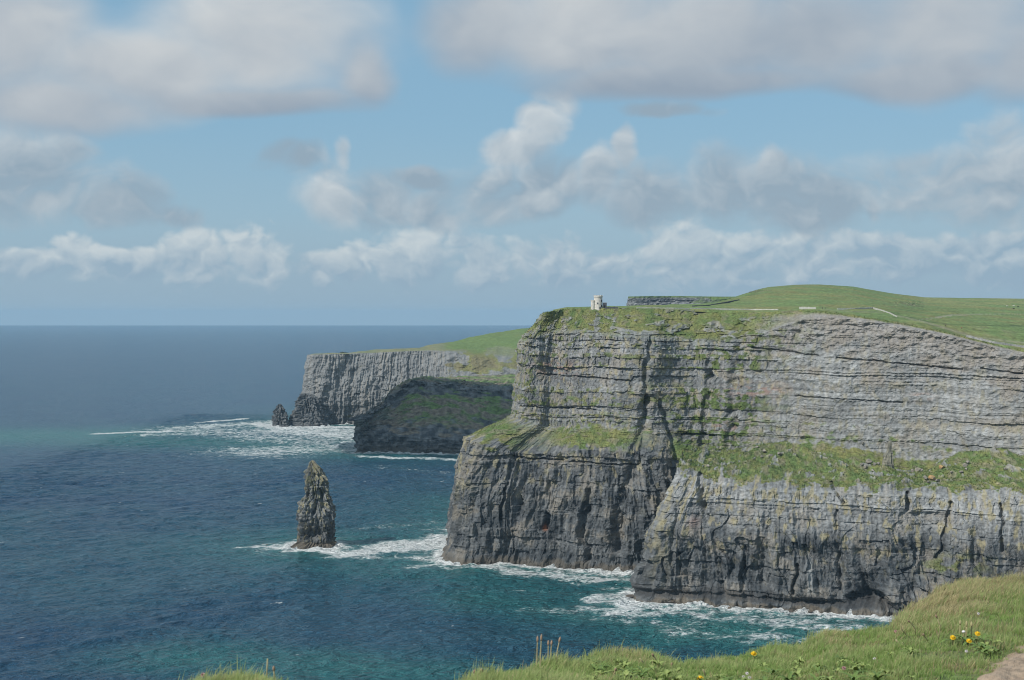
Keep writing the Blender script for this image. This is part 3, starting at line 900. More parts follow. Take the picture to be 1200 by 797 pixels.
path_d = np.interp(PLX, [600, 638, 712, 836, 885, 960, 1083, 1200, 1360], [1430, 1150, 1150, 1190, 1180, 1130, 1080, 1070, 1020])
mid_y = path_y * 0.45 + sky_y * 0.55
mid_y = np.where(PLX > 1060, np.interp(PLX, [1060, 1140, 1200, 1360], [358, 361, 364, 370]), mid_y)
mid_d = path_d * 0.5 + sky_d * 0.5


def field_rows(pxs):
    r = []
    for (yy, dd) in ((edge_y, edge_d), (path_y, path_d), (mid_y, mid_d), (sky_y, sky_d)):
        r.append((np.interp(pxs, PLX, yy), np.interp(pxs, PLX, dd)))
    return r


def field_point(px, py):
    """ground point of the fields seen at px, py (first crossing)"""
    rows = field_rows(np.array([float(px)]))
    ys = [float(a[0]) for a, b in rows]
    ds = [float(b[0]) for a, b in rows]
    for k in range(3):
        if ys[k + 1] <= py <= ys[k]:
            t = (ys[k] - py) / max(1e-6, ys[k] - ys[k + 1])
            D = 1 / ((1 - t) / ds[k] + t / ds[k + 1])
            return P(px, py, D)
    return P(px, ys[-1] if py < ys[-1] else ys[0], ds[-1] if py < ys[-1] else ds[0])


def build_fields():
    pxs = np.arange(648, 1361, 1.0)
    rows = field_rows(pxs)
    G = []
    tv = []
    ns = [26, 40, 60]
    for k in range(3):
        (y0, d0), (y1, d1) = rows[k], rows[k + 1]
        for t in np.linspace(0, 1, ns[k], endpoint=(k == 2)):
            D = 1 / ((1 - t) / d0 + t / d1)
            y = y0 * (1 - t) + y1 * t
            if k == 0 and t == 0:
                y = y + 2.2
            G.append(np.stack([np.array(P(a, b, c)) for a, b, c in zip(pxs, y, D)]))
            tv.append(k + t)
    last = G[-1]
    G.append(last * np.array([1, 1, 1]) + np.array([0, 60, -0.6]) + last * np.array([0.05, 0, 0]))
    G.append(last + np.array([0, 250, -16]) + last * np.array([0.2, 0, 0]))
    tv += [3.1, 3.6]
    V = np.stack(G)
    T = np.array(tv)[:, None] * np.ones((1, len(pxs)))
    x, y = V[..., 0], V[..., 1]
    X, Y = to_px(V)
    w = sst(T, 0.05, 0.4) * (1 - sst(T, 2.8, 3.0) * 0.8)
    V[..., 2] += w * (fbm(x / 60, y / 60, 4, 601) * 0.9 + fbm(x / 9, y / 9, 3, 603) * 0.18)
    V[..., 2] += spot(X, Y, 1064, 357, 18, 4) * 2.5 * np.abs(pn(x / 6, y / 6, 5)) + spot(X, Y, 880, 341, 18, 5) * (2.2 * np.abs(pn(x / 7, y / 9, 6)))
    n1 = fbm(x / 70, y / 110, 5, 605)
    n2 = fbm(x / 14, y / 30, 4, 607)
    c = lerp(C_LAWN * np.ones(V.shape), C_OLIVE, np.clip(0.30 + n1 * 0.9 + n2 * 0.4, 0, 1))
    c = lerp(c, np.array([0.20, 0.215, 0.085]), sst(T, 2.05, 2.3) * sst(X, 1040, 1110) * sst(n1, -0.5, 0.2) * 0.8)
    c = lerp(c, C_GREEN * 0.9, 0.8 * np.clip(line_mask(X, Y, [(1085, 381), (1120, 393), (1138, 398)], 3.5) + 0.7 * spot(X, Y, 1060, 362, 30, 5), 0, 1))
    c = lerp(c, C_OLIVE * 1.05, 0.8 * sst(T, 0.5, 0.05) * sst(n2, -0.4, 0.3))
    c = lerp(c, C_BROWN, 0.6 * sst(n2, 0.0, 0.3) * np.clip(spot(X, Y, 1064, 357.5, 18, 2.5) + spot(X, Y, 1150, 388, 50, 5) * 0.6, 0, 1))
    c = lerp(c, C_BROWN * 0.75, 0.7 * sst(n2, -0.15, 0.2) * spot(X, Y, 880, 341, 17, 4))
    c = lerp(c, np.array([0.26, 0.235, 0.17]), 0.6 * np.clip(line_mask(X, Y, [(1051, 370), (1080, 377), (1112, 386), (1140, 394.5), (1210, 403)], 1.2) + 0.6 * line_mask(X, Y, [(1036, 367), (1000, 365), (960, 361.8)], 0.8), 0, 1))
    c = lerp(c, C_GREEN * 0.7, 0.6 * line_mask(X, Y, [(1040, 366), (1085, 377), (1110, 380), (1210, 383)], 1.0))
    c = c * (1 + 0.3 * fbm(x / 3, y / 8, 3, 609) + 0.22 * fbm(x / 40, y / 14, 3, 611))[..., None]
    finish('grassland', V, c, M_FIELD, 'green fields rising from the cliff edge to a rounded hill')
    return V


FV = build_fields()


def build_remote():
    base = [PZ(p, d, 60) for p, d in ((760, 3000), (734, 2610), (790, 2600), (850, 2580), (960, 2560))]
    low = [P(*q) for q in ((762, 358, 3000), (735.5, 358.5, 2612), (790, 358, 2604), (850, 357.5, 2584), (960, 357, 2566))]
    top = [P(*q) for q in ((766, 347, 3010), (737, 347.5, 2616), (790, 347, 2612), (850, 347.6, 2594), (960, 347, 2576))]
    back = [(p[0] + 60, p[1] + 300, p[2] - 2) for p in top]
    B, S, T, ex, nrm = loft([base, low, top, back], 1.2, [6, 0.7, 30], {'amp': [1, 1, 0.5, 0]})
    Z = B[..., 2]
    d, tone, blk, _ = strata(S, Z, 701, 2, 5, 1.2, 8, 0)
    d = (d + ridge(S / 9, Z / 8, 3, 703) * 1.6) * ex['amp']
    V = B + nrm[None] * d[..., None]
    X, Y = to_px(V)
    c = lerp(C_DARK * np.ones(V.shape), C_PALE, np.clip(-0.05 + 0.45 * tone + 0.6 * fbm(S / 7, Z / 2.5, 3, 705) + 0.25 * sst(Y, 351, 355), 0, 1))
    g = np.maximum(sst(T, 1.75, 1.95), sst(X + 30 * pn(S / 20, Z / 9, 8), 815, 850))
    c = lerp(c, C_GREEN * np.ones(V.shape) * 1.1, np.clip(g, 0, 1))
    finish('remote_cliff', V, c, M_FAR, 'remote dark layered cliff on the skyline right of the tower')


build_remote()


# ------------------------------------------------------------------ sea stacks
def stack_mesh(name, outline, D, seed, depth_ratio, nseg=150, row=0.35, base_col=None, mat=None, lump=1.0):
    """outline: (py, left px, right px) from top to foot; lofted rings round the axis"""
    ys = np.array([o[0] for o in outline], float)
    pts_l = np.array([P(o[1], o[0], D) for o in outline])
    pts_r = np.array([P(o[2], o[0], D) for o in outline])
    z = pts_l[:, 2]
    zz = np.arange(z.min(), z.max(), row)
    o_ = np.argsort(z)
    xl = np.interp(zz, z[o_], pts_l[o_, 0])
    xr = np.interp(zz, z[o_], pts_r[o_, 0])
    th = np.linspace(0, 2 * np.pi, nseg, endpoint=False)
    cx, rx = (xl + xr) / 2, (xr - xl) / 2
    A, Zg = np.meshgrid(th, zz)
    R = rx[:, None] * np.ones_like(A)
    U = A * rx.max()
    sq = (np.abs(np.cos(A)) ** 3 + np.abs(np.sin(A)) ** 3) ** (-1 / 3)   # squarish plan
    per = lambda f, s: f(np.cos(A) * s, np.sin(A) * s)
    d, tone, blk, _ = strata(U, Zg, seed, 0.8, 4.0, 0.5 * lump, 3.5)
    n = pn(np.cos(A) * 2.2 + Zg / 30, np.sin(A) * 2.2 + seed, seed + 2) * 2.2 + ridge(np.cos(A) * 3 + seed, np.sin(A) * 3 + Zg / 22, 3, seed + 3) * 1.1 - 0.8
    n = n + pn(U / 2.2, Zg / 3, seed + 4) * 1.0
    slab = np.floor(U / 3.1 + pn(U / 6, Zg / 9, seed + 7))
    n = n + (hsh(slab, np.floor(Zg / 7 + hsh(slab, slab * 0, 5) * 9), seed) - 0.5) * 2.4 + ridge(U / 4.2, Zg / 16, 2, seed + 9) * 0.8
    fade = np.clip(R / 5, 0.25, 1)
    RR = np.maximum(R + (d + n * lump) * fade, 0.25)
    sel = RR / np.maximum(R, 0.3)
    X = cx[:, None] + np.cos(A) * R * sq * sel * 0.87
    Y = D + np.sin(A) * R * sq * sel * depth_ratio
    V = np.stack([X, Y, Zg + pn(U / 3, Zg / 3, seed + 6) * 0.2], -1)
    V = np.concatenate([V, V[:, :1]], 1)
    # close the top
    topc = V[-1].mean(0, keepdims=True) + np.array([[0, 0, 0.4]])
    V = np.concatenate([V, np.repeat(topc[None], V.shape[1], 1)], 0)
    pad = lambda q: np.concatenate([np.concatenate([q, q[:, :1]], 1), np.concatenate([q, q[:, :1]], 1)[-1:]], 0)
    return V, pad(U), pad(Zg), pad(tone), pad(A)


def main_stack():
    o = [(543, 363.5, 366.5), (545.5, 362.8, 369), (548, 362.5, 372), (551, 362, 375.5), (556, 361.5, 377), (562, 360, 381), (572, 359, 382.5),
         (580, 358.5, 384.5), (584, 355, 386), (588, 351.5, 387), (593, 351, 390.5), (598, 350.2, 392.5), (603, 350.5, 392), (612, 351, 391.5),
         (622, 351.5, 391), (630, 351, 391), (634, 350, 392), (637, 345, 393.5), (641, 340, 395), (645, 337, 397)]
    D = 1099.0
    V, U, Z, tone, A = stack_mesh('sea_stack', o, D, 801, 0.8, nseg=190, row=0.33, lump=1.3)
    # deep clefts and the hollow at the foot
    X, Y = to_px(V)
    inward = np.stack([np.zeros_like(U), np.ones_like(U), np.zeros_like(U)], -1)
    V[..., 2] += sst(Z, 54, 66) * (hsh(np.floor(U / 1.9), np.floor(U / 50), 811) - 0.55) * 6
    front = (V[..., 1] < D + 1).astype(float)
    cutv = 8.0 * spot(X, Y, 367, 626, 9, 6) + 4.5 * line_mask(X, Y, [(375, 576), (379, 594)], 2.4) + 4.0 * line_mask(X, Y, [(371, 588), (367, 602)], 2.2) + 1.6 * line_mask(X, Y, [(363, 570), (361, 590)], 1.5) + 1.5 * line_mask(X, Y, [(383, 588), (384, 598)], 1.6)
    V = V + inward * (cutv * front)[..., None]
    c = lerp(C_DARK * 1.3 * np.ones(V.shape), C_PALE * 0.85, np.clip(tone * 0.5 + fbm(U / 4, Z / 6, 3, 805) * 0.6 + 0.25, 0, 1))
    c = lerp(c, C_LICHEN, 0.75 * sst(fbm(U / 3, Z / 6, 3, 807) + 0.45 * sst(Z, 40, 66) - 0.1, 0.1, 0.5))
    c = lerp(c, C_OLIVE, 0.5 * sst(fbm(U / 3, Z / 4, 3, 809), 0.0, 0.4) * sst(Z, 22, 45))
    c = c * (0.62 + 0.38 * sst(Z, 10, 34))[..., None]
    c = lerp(c, C_BROWN * 0.55, 0.85 * sst(Z + pn(U / 4, Z / 4, 3), 6, 3.5))
    shore(V)
    nr, nc = V.shape[:2]
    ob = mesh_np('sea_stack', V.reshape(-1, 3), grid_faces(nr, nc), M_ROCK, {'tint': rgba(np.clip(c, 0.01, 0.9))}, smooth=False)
    tag(ob, 'tall pillar sea stack standing alone in the bay with surf round its foot', 'sea stack')


def small_stack(name, o, D, seed, label, cat, tintv=1.0, **kw):
    V, U, Z, tone, A = stack_mesh(name, o, D, seed, kw.pop('depth', 0.9), **kw)
    c = lerp(C_DARK * np.ones(V.shape), C_GREY, np.clip(0.2 + tone * 0.5 + fbm(U / 4, Z / 6, 3, seed) * 0.6, 0, 1)) * tintv
    nr, nc = V.shape[:2]
    if V[..., 2].min() < 1:
        shore(V)
    ob = mesh_np(name, V.reshape(-1, 3), grid_faces(nr, nc), M_ROCK, {'tint': rgba(np.clip(c, 0.01, 0.9))}, smooth=False)
    return tag(ob, label, cat)


main_stack()
small_stack('sea_stack', [(473, 327, 328.5), (478, 325.5, 331), (482, 322.5, 332), (485, 322, 335), (492, 321, 337), (500, 320.5, 340), (502, 318, 342)], 2290, 821,
            'small pointed black sea stack off the tip of the far cliff', 'sea stack', nseg=70, row=0.8, lump=2.0)
small_stack('sea_rock', [(461, 356, 360), (464, 353, 368), (470, 349, 372), (476, 347.5, 376), (482, 344, 380), (488, 342, 384), (494, 338.5, 387), (500, 337, 390), (502, 336, 391)], 2315, 823,
            'black jagged rock buttress at the seaward foot of the far cliff', 'rock', nseg=90, row=0.8, lump=2.4)
small_stack('rock_pillar', [(566, 535.5, 537), (568, 534.5, 538.5), (571, 534, 540), (576, 534.8, 540), (580, 535, 541), (590, 534, 545), (598, 533, 548)], 1046, 827,
            'thin rock pinnacle leaning off the seaward edge of the headland', 'rock pinnacle', tintv=np.array([1.7, 1.6, 1.3]), nseg=36, row=0.4, lump=0.25)
small_stack('rock_pillar', [(517, 1041, 1044.5), (520, 1040, 1045), (526, 1040.5, 1044), (530, 1039, 1045.5), (533, 1036, 1045.5), (541, 1034, 1046), (550, 1033, 1047)], 915, 829,
            'slim pale rock pillar standing on the back edge of the grassy shelf', 'rock pinnacle', tintv=np.array([1.75, 1.6, 1.25]), nseg=44, row=0.3, lump=0.6)


# ------------------------------------------------------------------ boulders
M_BOULDER = plain_mat('boulder_stone', (0.30, 0.27, 0.22), (0.16, 0.155, 0.14), 1.2, 0.9, 0.3)
M_ORANGE = plain_mat('lichen_stone', (0.42, 0.24, 0.08), (0.26, 0.22, 0.16), 0.9, 0.9, 0.3)
M_WET = plain_mat('wet_brown_stone', (0.13, 0.105, 0.08), (0.06, 0.055, 0.05), 0.8, 0.5, 0.3)


def boulder_mesh(name, seed, mat, r=(1, 0.8, 0.7)):
    import bmesh
    rr = random.Random(seed)
    bm = bmesh.new()
    bmesh.ops.create_icosphere(bm, subdivisions=2, radius=1.0)
    planes = [(Vector((rr.gauss(0, 1), rr.gauss(0, 1), rr.gauss(0, 1))).normalized(), rr.uniform(0.45, 0.8)) for _ in range(9)]
    for v in bm.verts:
        for n, dd in planes:
            k = v.co.dot(n) - dd
            if k > 0:
                v.co -= n * k
        v.co = Vector((v.co.x * r[0], v.co.y * r[1], v.co.z * r[2])) * (1 + rr.uniform(-0.04, 0.04))
    me = bpy.data.meshes.new(name)
    bm.to_mesh(me)
    bm.free()
    me.materials.append(mat)
    return me


def surface_at(Vg, px, py):
    X, Y = to_px(Vg)
    d = (X - px) ** 2 + (Y - py) ** 2
    near = np.argwhere(d < d.min() + 4.0)
    dep = [Vg[i, j, 1] for i, j in near]
    i, j = near[int(np.argmin(dep))]
    return Vector(Vg[i, j])


pale = [boulder_mesh('boulder', k, M_BOULDER) for k in range(4)]
oran = [boulder_mesh('boulder', 20 + k, M_ORANGE) for k in range(2)]
wet = [boulder_mesh('boulder', 40 + k, M_WET) for k in range(4)]
shelf = [(1018, 541, 2.2), (1024, 543, 1.8), (1028, 539, 1.6), (1014, 547, 1.5), (1022, 550, 1.3), (1009, 545, 1.4), (1074, 543, 1.9), (1069, 545, 1.4), (1079, 546, 1.5),
         (1130, 545, 1.6), (1134, 541, 1.5), (1126, 552, 1.5), (1131, 549, 1.2), (1113, 554, 1.1), (1177, 549, 1.3), (830, 545, 1.4), (897, 529, 1.6), (904, 533, 1.3),
         (888, 523, 1.3), (914, 531, 1.8), (893, 534, 1.2), (1084, 559, 1.6), (1087, 564, 1.3), (1098, 562, 1.2), (938, 511, 2.0), (1010, 520, 1.4)]
for k, (px_, py_, s_) in enumerate(shelf):
    o = bpy.data.objects.new('boulder', pale[k % 4])
    COL.objects.link(o)
    s_ *= 1.55
    o.location = surface_at(SV if py_ > 522 or px_ < 900 else HV, px_, py_) + Vector((0, -0.3, 0.25 * s_))
    o.scale = (s_ * random.uniform(0.7, 1.0), s_ * 0.8, s_ * random.uniform(0.6, 1.0))
    o.rotation_euler = (random.uniform(-0.3, 0.3), random.uniform(-0.3, 0.3), random.uniform(0, 6))
    tag(o, 'pale grey boulder lying in the turf of the grassy shelf', 'boulder', 'pale boulders strewn over the grassy shelf')
for (px_, py_, s_, lb) in ((1093, 560, 2.0, 'largest orange lichened boulder low on the grassy shelf'), (1102, 548, 1.5, 'small bright orange boulder above the larger orange one')):
    o = bpy.data.objects.new('boulder', oran[0 if s_ > 1.6 else 1])
    COL.objects.link(o)
    s_ *= 1.5
    o.location = surface_at(SV, px_, py_) + Vector((0, -0.3, 0.3 * s_))
    o.scale = (s_, s_, s_ * 1.1)
    o.rotation_euler = (0.2, 0.1, px_)
    tag(o, lb, 'boulder')
for k in range(34):
    px_ = 742 + 8.0 * k + random.uniform(-3, 3)
    py_ = 704 + (px_ - 742) * 0.066 + random.uniform(-4, 3)
    x_, y_ = sea_at(px_, py_)
    s_ = random.uniform(1.2, 3.2) * (1.35 if k < 6 else 1)
    o = bpy.data.objects.new('shore_boulder', wet[k % 4])
    COL.objects.link(o)
    o.location = (x_, y_ + 1.5, 0.35 * s_)
    o.scale = (s_ * random.uniform(0.9, 1.6), s_, s_ * 0.75)
    o.rotation_euler = (random.uniform(-0.3, 0.3), random.uniform(-0.3, 0.3), random.uniform(0, 6))
    tag(o, 'wet brown boulder at the waterline below the near cliff spur', 'boulder', 'wet boulders along the foot of the spur')
for k in range(9):
    px_ = 308 + 4.6 * k
    x_, y_ = sea_at(px_, 638.5 + random.uniform(-0.6, 0.6))
    s_ = random.uniform(1.3, 2.2)
    o = bpy.data.objects.new('shore_boulder', wet[k % 4])
    COL.objects.link(o)
    o.location = (x_, y_, 0.05)
    o.scale = (s_ * 1.7, s_ * 1.3, s_ * 0.62)
    o.rotation_euler = (0, 0, random.uniform(0, 6))
    tag(o, 'low brown rock awash left of the tall sea stack', 'boulder', 'rocks awash beside the sea stack')


# ------------------------------------------------------------------ sea
def build_sea():
    def axis(a, b, step, far):
        core = np.arange(a, b + 1, step)
        out = [b]
        st = step
        while out[-1] < far:
            st *= 1.22
            out.append(out[-1] + st)
        neg = [a]
        st = step
        lim = -far
        while neg[-1] > lim:
            st *= 1.22
            neg.append(neg[-1] - st)
        return np.concatenate([np.array(neg[1:])[::-1], core, np.array(out[1:])])
    xs = axis(-560, 330, 2.6, 25000)
    ys = axis(640, 2560, 4.2, 25000)
    xs, ys = np.clip(xs, -25000, 25000), np.clip(ys, -8000, 25000)
    xs, ys = np.unique(xs), np.unique(ys)
    X, Y = np.meshgrid(xs, ys)
    n = X.size
    pts = np.concatenate(SHORE)
    dist = np.full(n, 1e9)
    xf, yf = X.ravel(), Y.ravel()
    core = np.where((xf > -800) & (xf < 500) & (yf > 500) & (yf < 2900))[0]
    for a in range(0, len(core), 20000):
        ii = core[a:a + 20000]
        d2 = np.full(len(ii), 1e18)
        for b in range(0, len(pts), 400):
            q = pts[b:b + 400]
            d2 = np.minimum(d2, ((xf[ii, None] - q[None, :, 0]) ** 2 + (yf[ii, None] - q[None, :, 1]) ** 2).min(1))
        dist[ii] = np.sqrt(d2)
    dist = dist.reshape(X.shape)
    # surf: along the rocks, and the drifting patches of the bay
    wob = 1 + 0.9 * fbm(X / 45, Y / 45, 3, 901)
    foam = 1.2 * np.exp(-(dist / (9.5 * np.clip(wob, 0.35, 2.2))) ** 1.5)
    foam = np.maximum(foam, 0.66 * np.exp(-(dist / (28 * np.clip(wob, 0.2, 2))) ** 2))
    foam = foam * np.where((X < -330) & (Y < 1300), 1, 1)

    def seg(p0, p1, w, a, pw=2.0):
        x0, y0 = sea_at(*p0)
        x1, y1 = sea_at(*p1)
        vx, vy = x1 - x0, y1 - y0
        t = np.clip(((X - x0) * vx + (Y - y0) * vy) / (vx * vx + vy * vy + 1e-9), 0, 1)
        wx = X + 10 * pn(X / 40, Y / 40, 31)
        wy = Y + 10 * pn(X / 40, Y / 40, 33)
        d = np.hypot(wx - x0 - t * vx, wy - y0 - t * vy)
        return a * np.exp(-(d / w) ** pw)
    for q in [((400, 650), (525, 640), 22, 0.95), ((450, 641), (528, 632), 26, 1.0), ((300, 641), (345, 642), 9, 0.95), ((340, 646), (410, 650), 12, 1.0), ((395, 652), (520, 656), 20, 0.72),
              ((280, 641), (300, 642), 6, 0.75),
              ((120, 508), (230, 505), 20, 0.9), ((220, 502), (330, 494), 60, 0.72), ((320, 500), (418, 506), 85, 0.74), ((180, 510), (300, 507), 40, 0.62), ((280, 527), (418, 528), 75, 0.62), ((330, 514), (420, 518), 80, 0.6), ((300, 497), (340, 503), 34, 1.0), ((330, 501), (415, 501), 34, 0.95), ((220, 503), (400, 520), 120, 0.62), ((310, 530), (418, 522), 120, 0.66), ((330, 505), (418, 512), 90, 0.78), ((230, 496), (290, 491), 14, 1.0),
              ((425, 535.5), (480, 537.5), 16, 0.8), ((490, 537), (550, 540), 15, 0.72), ((440, 546), (530, 556), 30, 0.4),
              ((530, 660), (640, 674), 14, 0.85), ((600, 674), (745, 682), 17, 0.76), ((700, 705), (840, 716), 12, 0.85), ((690, 714), (900, 730), 22, 0.66), ((830, 722), (1010, 740), 26, 0.7), ((700, 700), (740, 714), 9, 0.95), ((800, 742), (980, 752), 24, 0.56), ((640, 716), (800, 735), 20, 0.5), ((560, 690), (700, 700), 16, 0.36), ((430, 620), (530, 612), 16, 0.5), ((330, 668), (470, 672), 14, 0.3)]:
        foam = np.maximum(foam, seg(*q))
    # shallow green water
    shal = np.exp(-(dist / 90) ** 1.2) * 0.9
    for q in [((-100, 512), (120, 510), 170, 0.95), ((100, 516), (300, 520), 110, 0.8), ((280, 520), (415, 530), 70, 0.8), ((220, 770), (520, 790), 45, 0.75), ((430, 660), (640, 690), 60, 0.65), ((560, 700), (800, 740), 50, 0.7), ((800, 740), (1000, 745), 60, 0.9), ((0, 610), (120, 700), 60, 0.2)]:
        shal = np.maximum(shal, seg(*q))
    step_x = np.gradient(X, axis=1)
    step_y = np.gradient(Y, axis=0)
    keep = np.clip(6 / np.maximum(step_x, step_y), 0, 1) ** 2
    wd = 0.55
    u = X * math.cos(wd) + Y * math.sin(wd)
    v = -X * math.sin(wd) + Y * math.cos(wd)
    gust = 0.75 + 0.5 * sst(fbm(X / 260, Y / 420, 3, 917), -0.4, 0.5)
    zw = (fbm(u / 34, v / 19, 4, 911, 0.6) * 1.25 + ridge(u / 46 + pn(u / 90, v / 90, 3), v / 14, 2, 915) * 0.42) * gust
    near = np.exp(-(dist / 30) ** 2)
    zw = zw * keep * (1 - 0.5 * near) + keep * np.clip(foam, 0, 1) * (0.8 * fbm(X / 7, Y / 7, 3, 919) + 0.35) + keep * 4.5 * np.exp(-(dist / 6) ** 2) * np.clip(fbm(X / 12, Y / 12, 3, 921) - 0.05, 0, 1)
    V = np.stack([X, Y, zw], -1)
    m, g, b = new_mat('sea_water')
    geo = g.new('ShaderNodeNewGeometry')
    pos = geo.outputs['Position']
    fa = g.new('ShaderNodeAttribute', attribute_name='foam').outputs['Fac']
    sa = g.new('ShaderNodeAttribute', attribute_name='shallow').outputs['Fac']
    rot = g.new('ShaderNodeMapping')
    rot.inputs['Rotation'].default_value = (0, 0, -wd)
    g.l.new(pos, rot.inputs['Vector'])
    wv = g.vmul(rot.outputs[0], (0.45, 1.0, 1.0))
    w1 = g.noise(wv, 0.075, 5, 0.6, dist=0.4)
    w2 = g.noise(wv, 0.3, 4, 0.6, dist=0.3)
    w3 = g.noise(pos, 0.012, 3, 0.5)
    hgt = g.m('ADD', g.m('MULTIPLY', w1, 3.6), g.m('MULTIPLY', w2, 2.2))
    bp = g.new('ShaderNodeBump')
    bp.inputs['Strength'].default_value = 1.0
    bp.inputs['Distance'].default_value = 4.0
    g.l.new(hgt, bp.inputs['Height'])
    deep = g.mix(g.step(w3, 0.35, 0.65), (0.011, 0.056, 0.118), (0.018, 0.074, 0.130))
    col = g.mix(g.m('MULTIPLY', sa, 0.9), deep, (0.028, 0.165, 0.150))
    # lacy foam: broken by two scales of noise
    wv2 = g.vmul(rot.outputs[0], (0.7, 1.0, 1.0))
    l1 = g.noise(wv2, 0.09, 6, 0.68, dist=0.9)
    l2 = g.noise(wv2, 0.42, 4, 0.65, dist=0.5)
    lac = g.m('ADD', g.m('MULTIPLY', g.m('SUBTRACT', l1, 0.5), 2.1), g.m('MULTIPLY', g.m('SUBTRACT', l2, 0.5), 1.3))
    ff = g.step(g.m('ADD', g.m('MULTIPLY', fa, 1.35), lac), 0.62, 1.15)
    ff = g.m('MULTIPLY', ff, g.step(fa, 0.10, 0.35))
    # stray whitecaps
    caps = g.noise(g.vmul(rot.outputs[0], (0.55, 1.3, 1.0)), 0.10, 4, 0.62)
    capm = g.noise(pos, 0.006, 3, 0.5)
    cf = g.step(g.m('ADD', caps, g.m('MULTIPLY', g.m('SUBTRACT', capm, 0.5), 0.10)), 0.70, 0.74, 0.0, 0.85)
    ff = g.m('MAXIMUM', ff, cf)
    milky = g.mix(g.m('MULTIPLY', g.step(fa, 0.15, 0.9), 0.5), col, (0.13, 0.27, 0.26))
    g.l.new(g.mix(ff, milky, (0.72, 0.74, 0.73)), b.inputs['Base Color'])
    g.l.new(g.m('ADD', 0.2, g.m('MULTIPLY', ff, 0.7)), b.inputs['Roughness'])
    b.inputs['IOR'].default_value = 1.333
    g.l.new(g.m('SUBTRACT', 0.34, g.m('MULTIPLY', ff, 0.25)), b.inputs['Specular IOR Level'])
    g.l.new(bp.outputs[0], b.inputs['Normal'])
    o = mesh_np('sea', V.reshape(-1, 3), grid_faces(len(ys), len(xs)), m, {'foam': foam.ravel(), 'shallow': shal.ravel()}, smooth=True)
    tag(o, 'choppy blue green sea with white surf around the rocks', kind='structure')


build_sea()

# ------------------------------------------------------------------ cloud overhead, whose shade falls on the dark headland
def build_cloud():
    import bmesh
    bm = bmesh.new()
    bmesh.ops.create_icosphere(bm, subdivisions=5, radius=1.0)
    co = np.array([v.co[:] for v in bm.verts])
    r = 1 + 0.25 * fbm(co[:, 0] * 2 + 5, co[:, 1] * 2 + co[:, 2], 4, 951) + 0.12 * fbm(co[:, 0] * 6, co[:, 1] * 6 + co[:, 2] * 3, 3, 957)
    for v, q in zip(bm.verts, r):
        v.co = Vector((v.co.x * q * 190, v.co.y * q * 165, v.co.z * q * (60 if v.co.z > 0 else 22)))
    me = bpy.data.meshes.new('cloud')
    bm.to_mesh(me)
    bm.free()
    for p in me.polygons:
        p.use_smooth = True
    m, g, b = new_mat('cloud_white')
    tcn = g.new('ShaderNodeTexCoord')
    n = g.noise(tcn.outputs['Object'], 0.02, 5, 0.6)
    g.l.new(g.mix(n, (0.8, 0.8, 0.8), (0.9, 0.9, 0.9)), b.inputs['Base Color'])
    b.inputs['Roughness'].default_value = 1.0
    b.inputs['Specular IOR Level'].default_value = 0.0
    me.materials.append(m)
    o = bpy.data.objects.new('cloud', me)
    COL.objects.link(o)
    tgt = Vector((-70, 1940, 40))
    o.location = tgt + SUN * (780 / SUN.z)
    tag(o, 'white cumulus cloud high over the bay', kind='structure')


build_cloud()

#==FOREGROUND==
# ------------------------------------------------------------------ round tower and what stands round it
M_TOWER = plain_mat('tower_stone', (0.66, 0.63, 0.57), (0.46, 0.43, 0.38), 0.9, 0.9, 0.15)
M_FLAG = plain_mat('flagstone', (0.40, 0.40, 0.38), (0.22, 0.22, 0.22), 0.6, 0.9, 0.1)
M_SLATE = plain_mat('dark_slate', (0.055, 0.06, 0.07), (0.10, 0.105, 0.115), 0.8, 0.8, 0.1)
M_PALEWALL = plain_mat('pale_wall_stone', (0.55, 0.54, 0.50), (0.40, 0.39, 0.36), 0.7, 0.9, 0.1)
M_GLASS = plain_mat('dark_opening', (0.02, 0.025, 0.03), (0.03, 0.035, 0.04), 1.0, 0.3)
M_POST = plain_mat('weathered_post', (0.42, 0.40, 0.36), (0.30, 0.28, 0.25), 4.0, 0.9)


def obj_from(name, verts, faces, mat, parent=None, smooth=False):
    me = bpy.data.meshes.new(name)
    me.from_pydata([tuple(v) for v in verts], [], faces)
    me.update()
    me.materials.append(mat)
    if smooth:
        for p in me.polygons:
            p.use_smooth = True
    o = bpy.data.objects.new(name, me)
    COL.objects.link(o)
    if parent:
        o.parent = parent
    return o


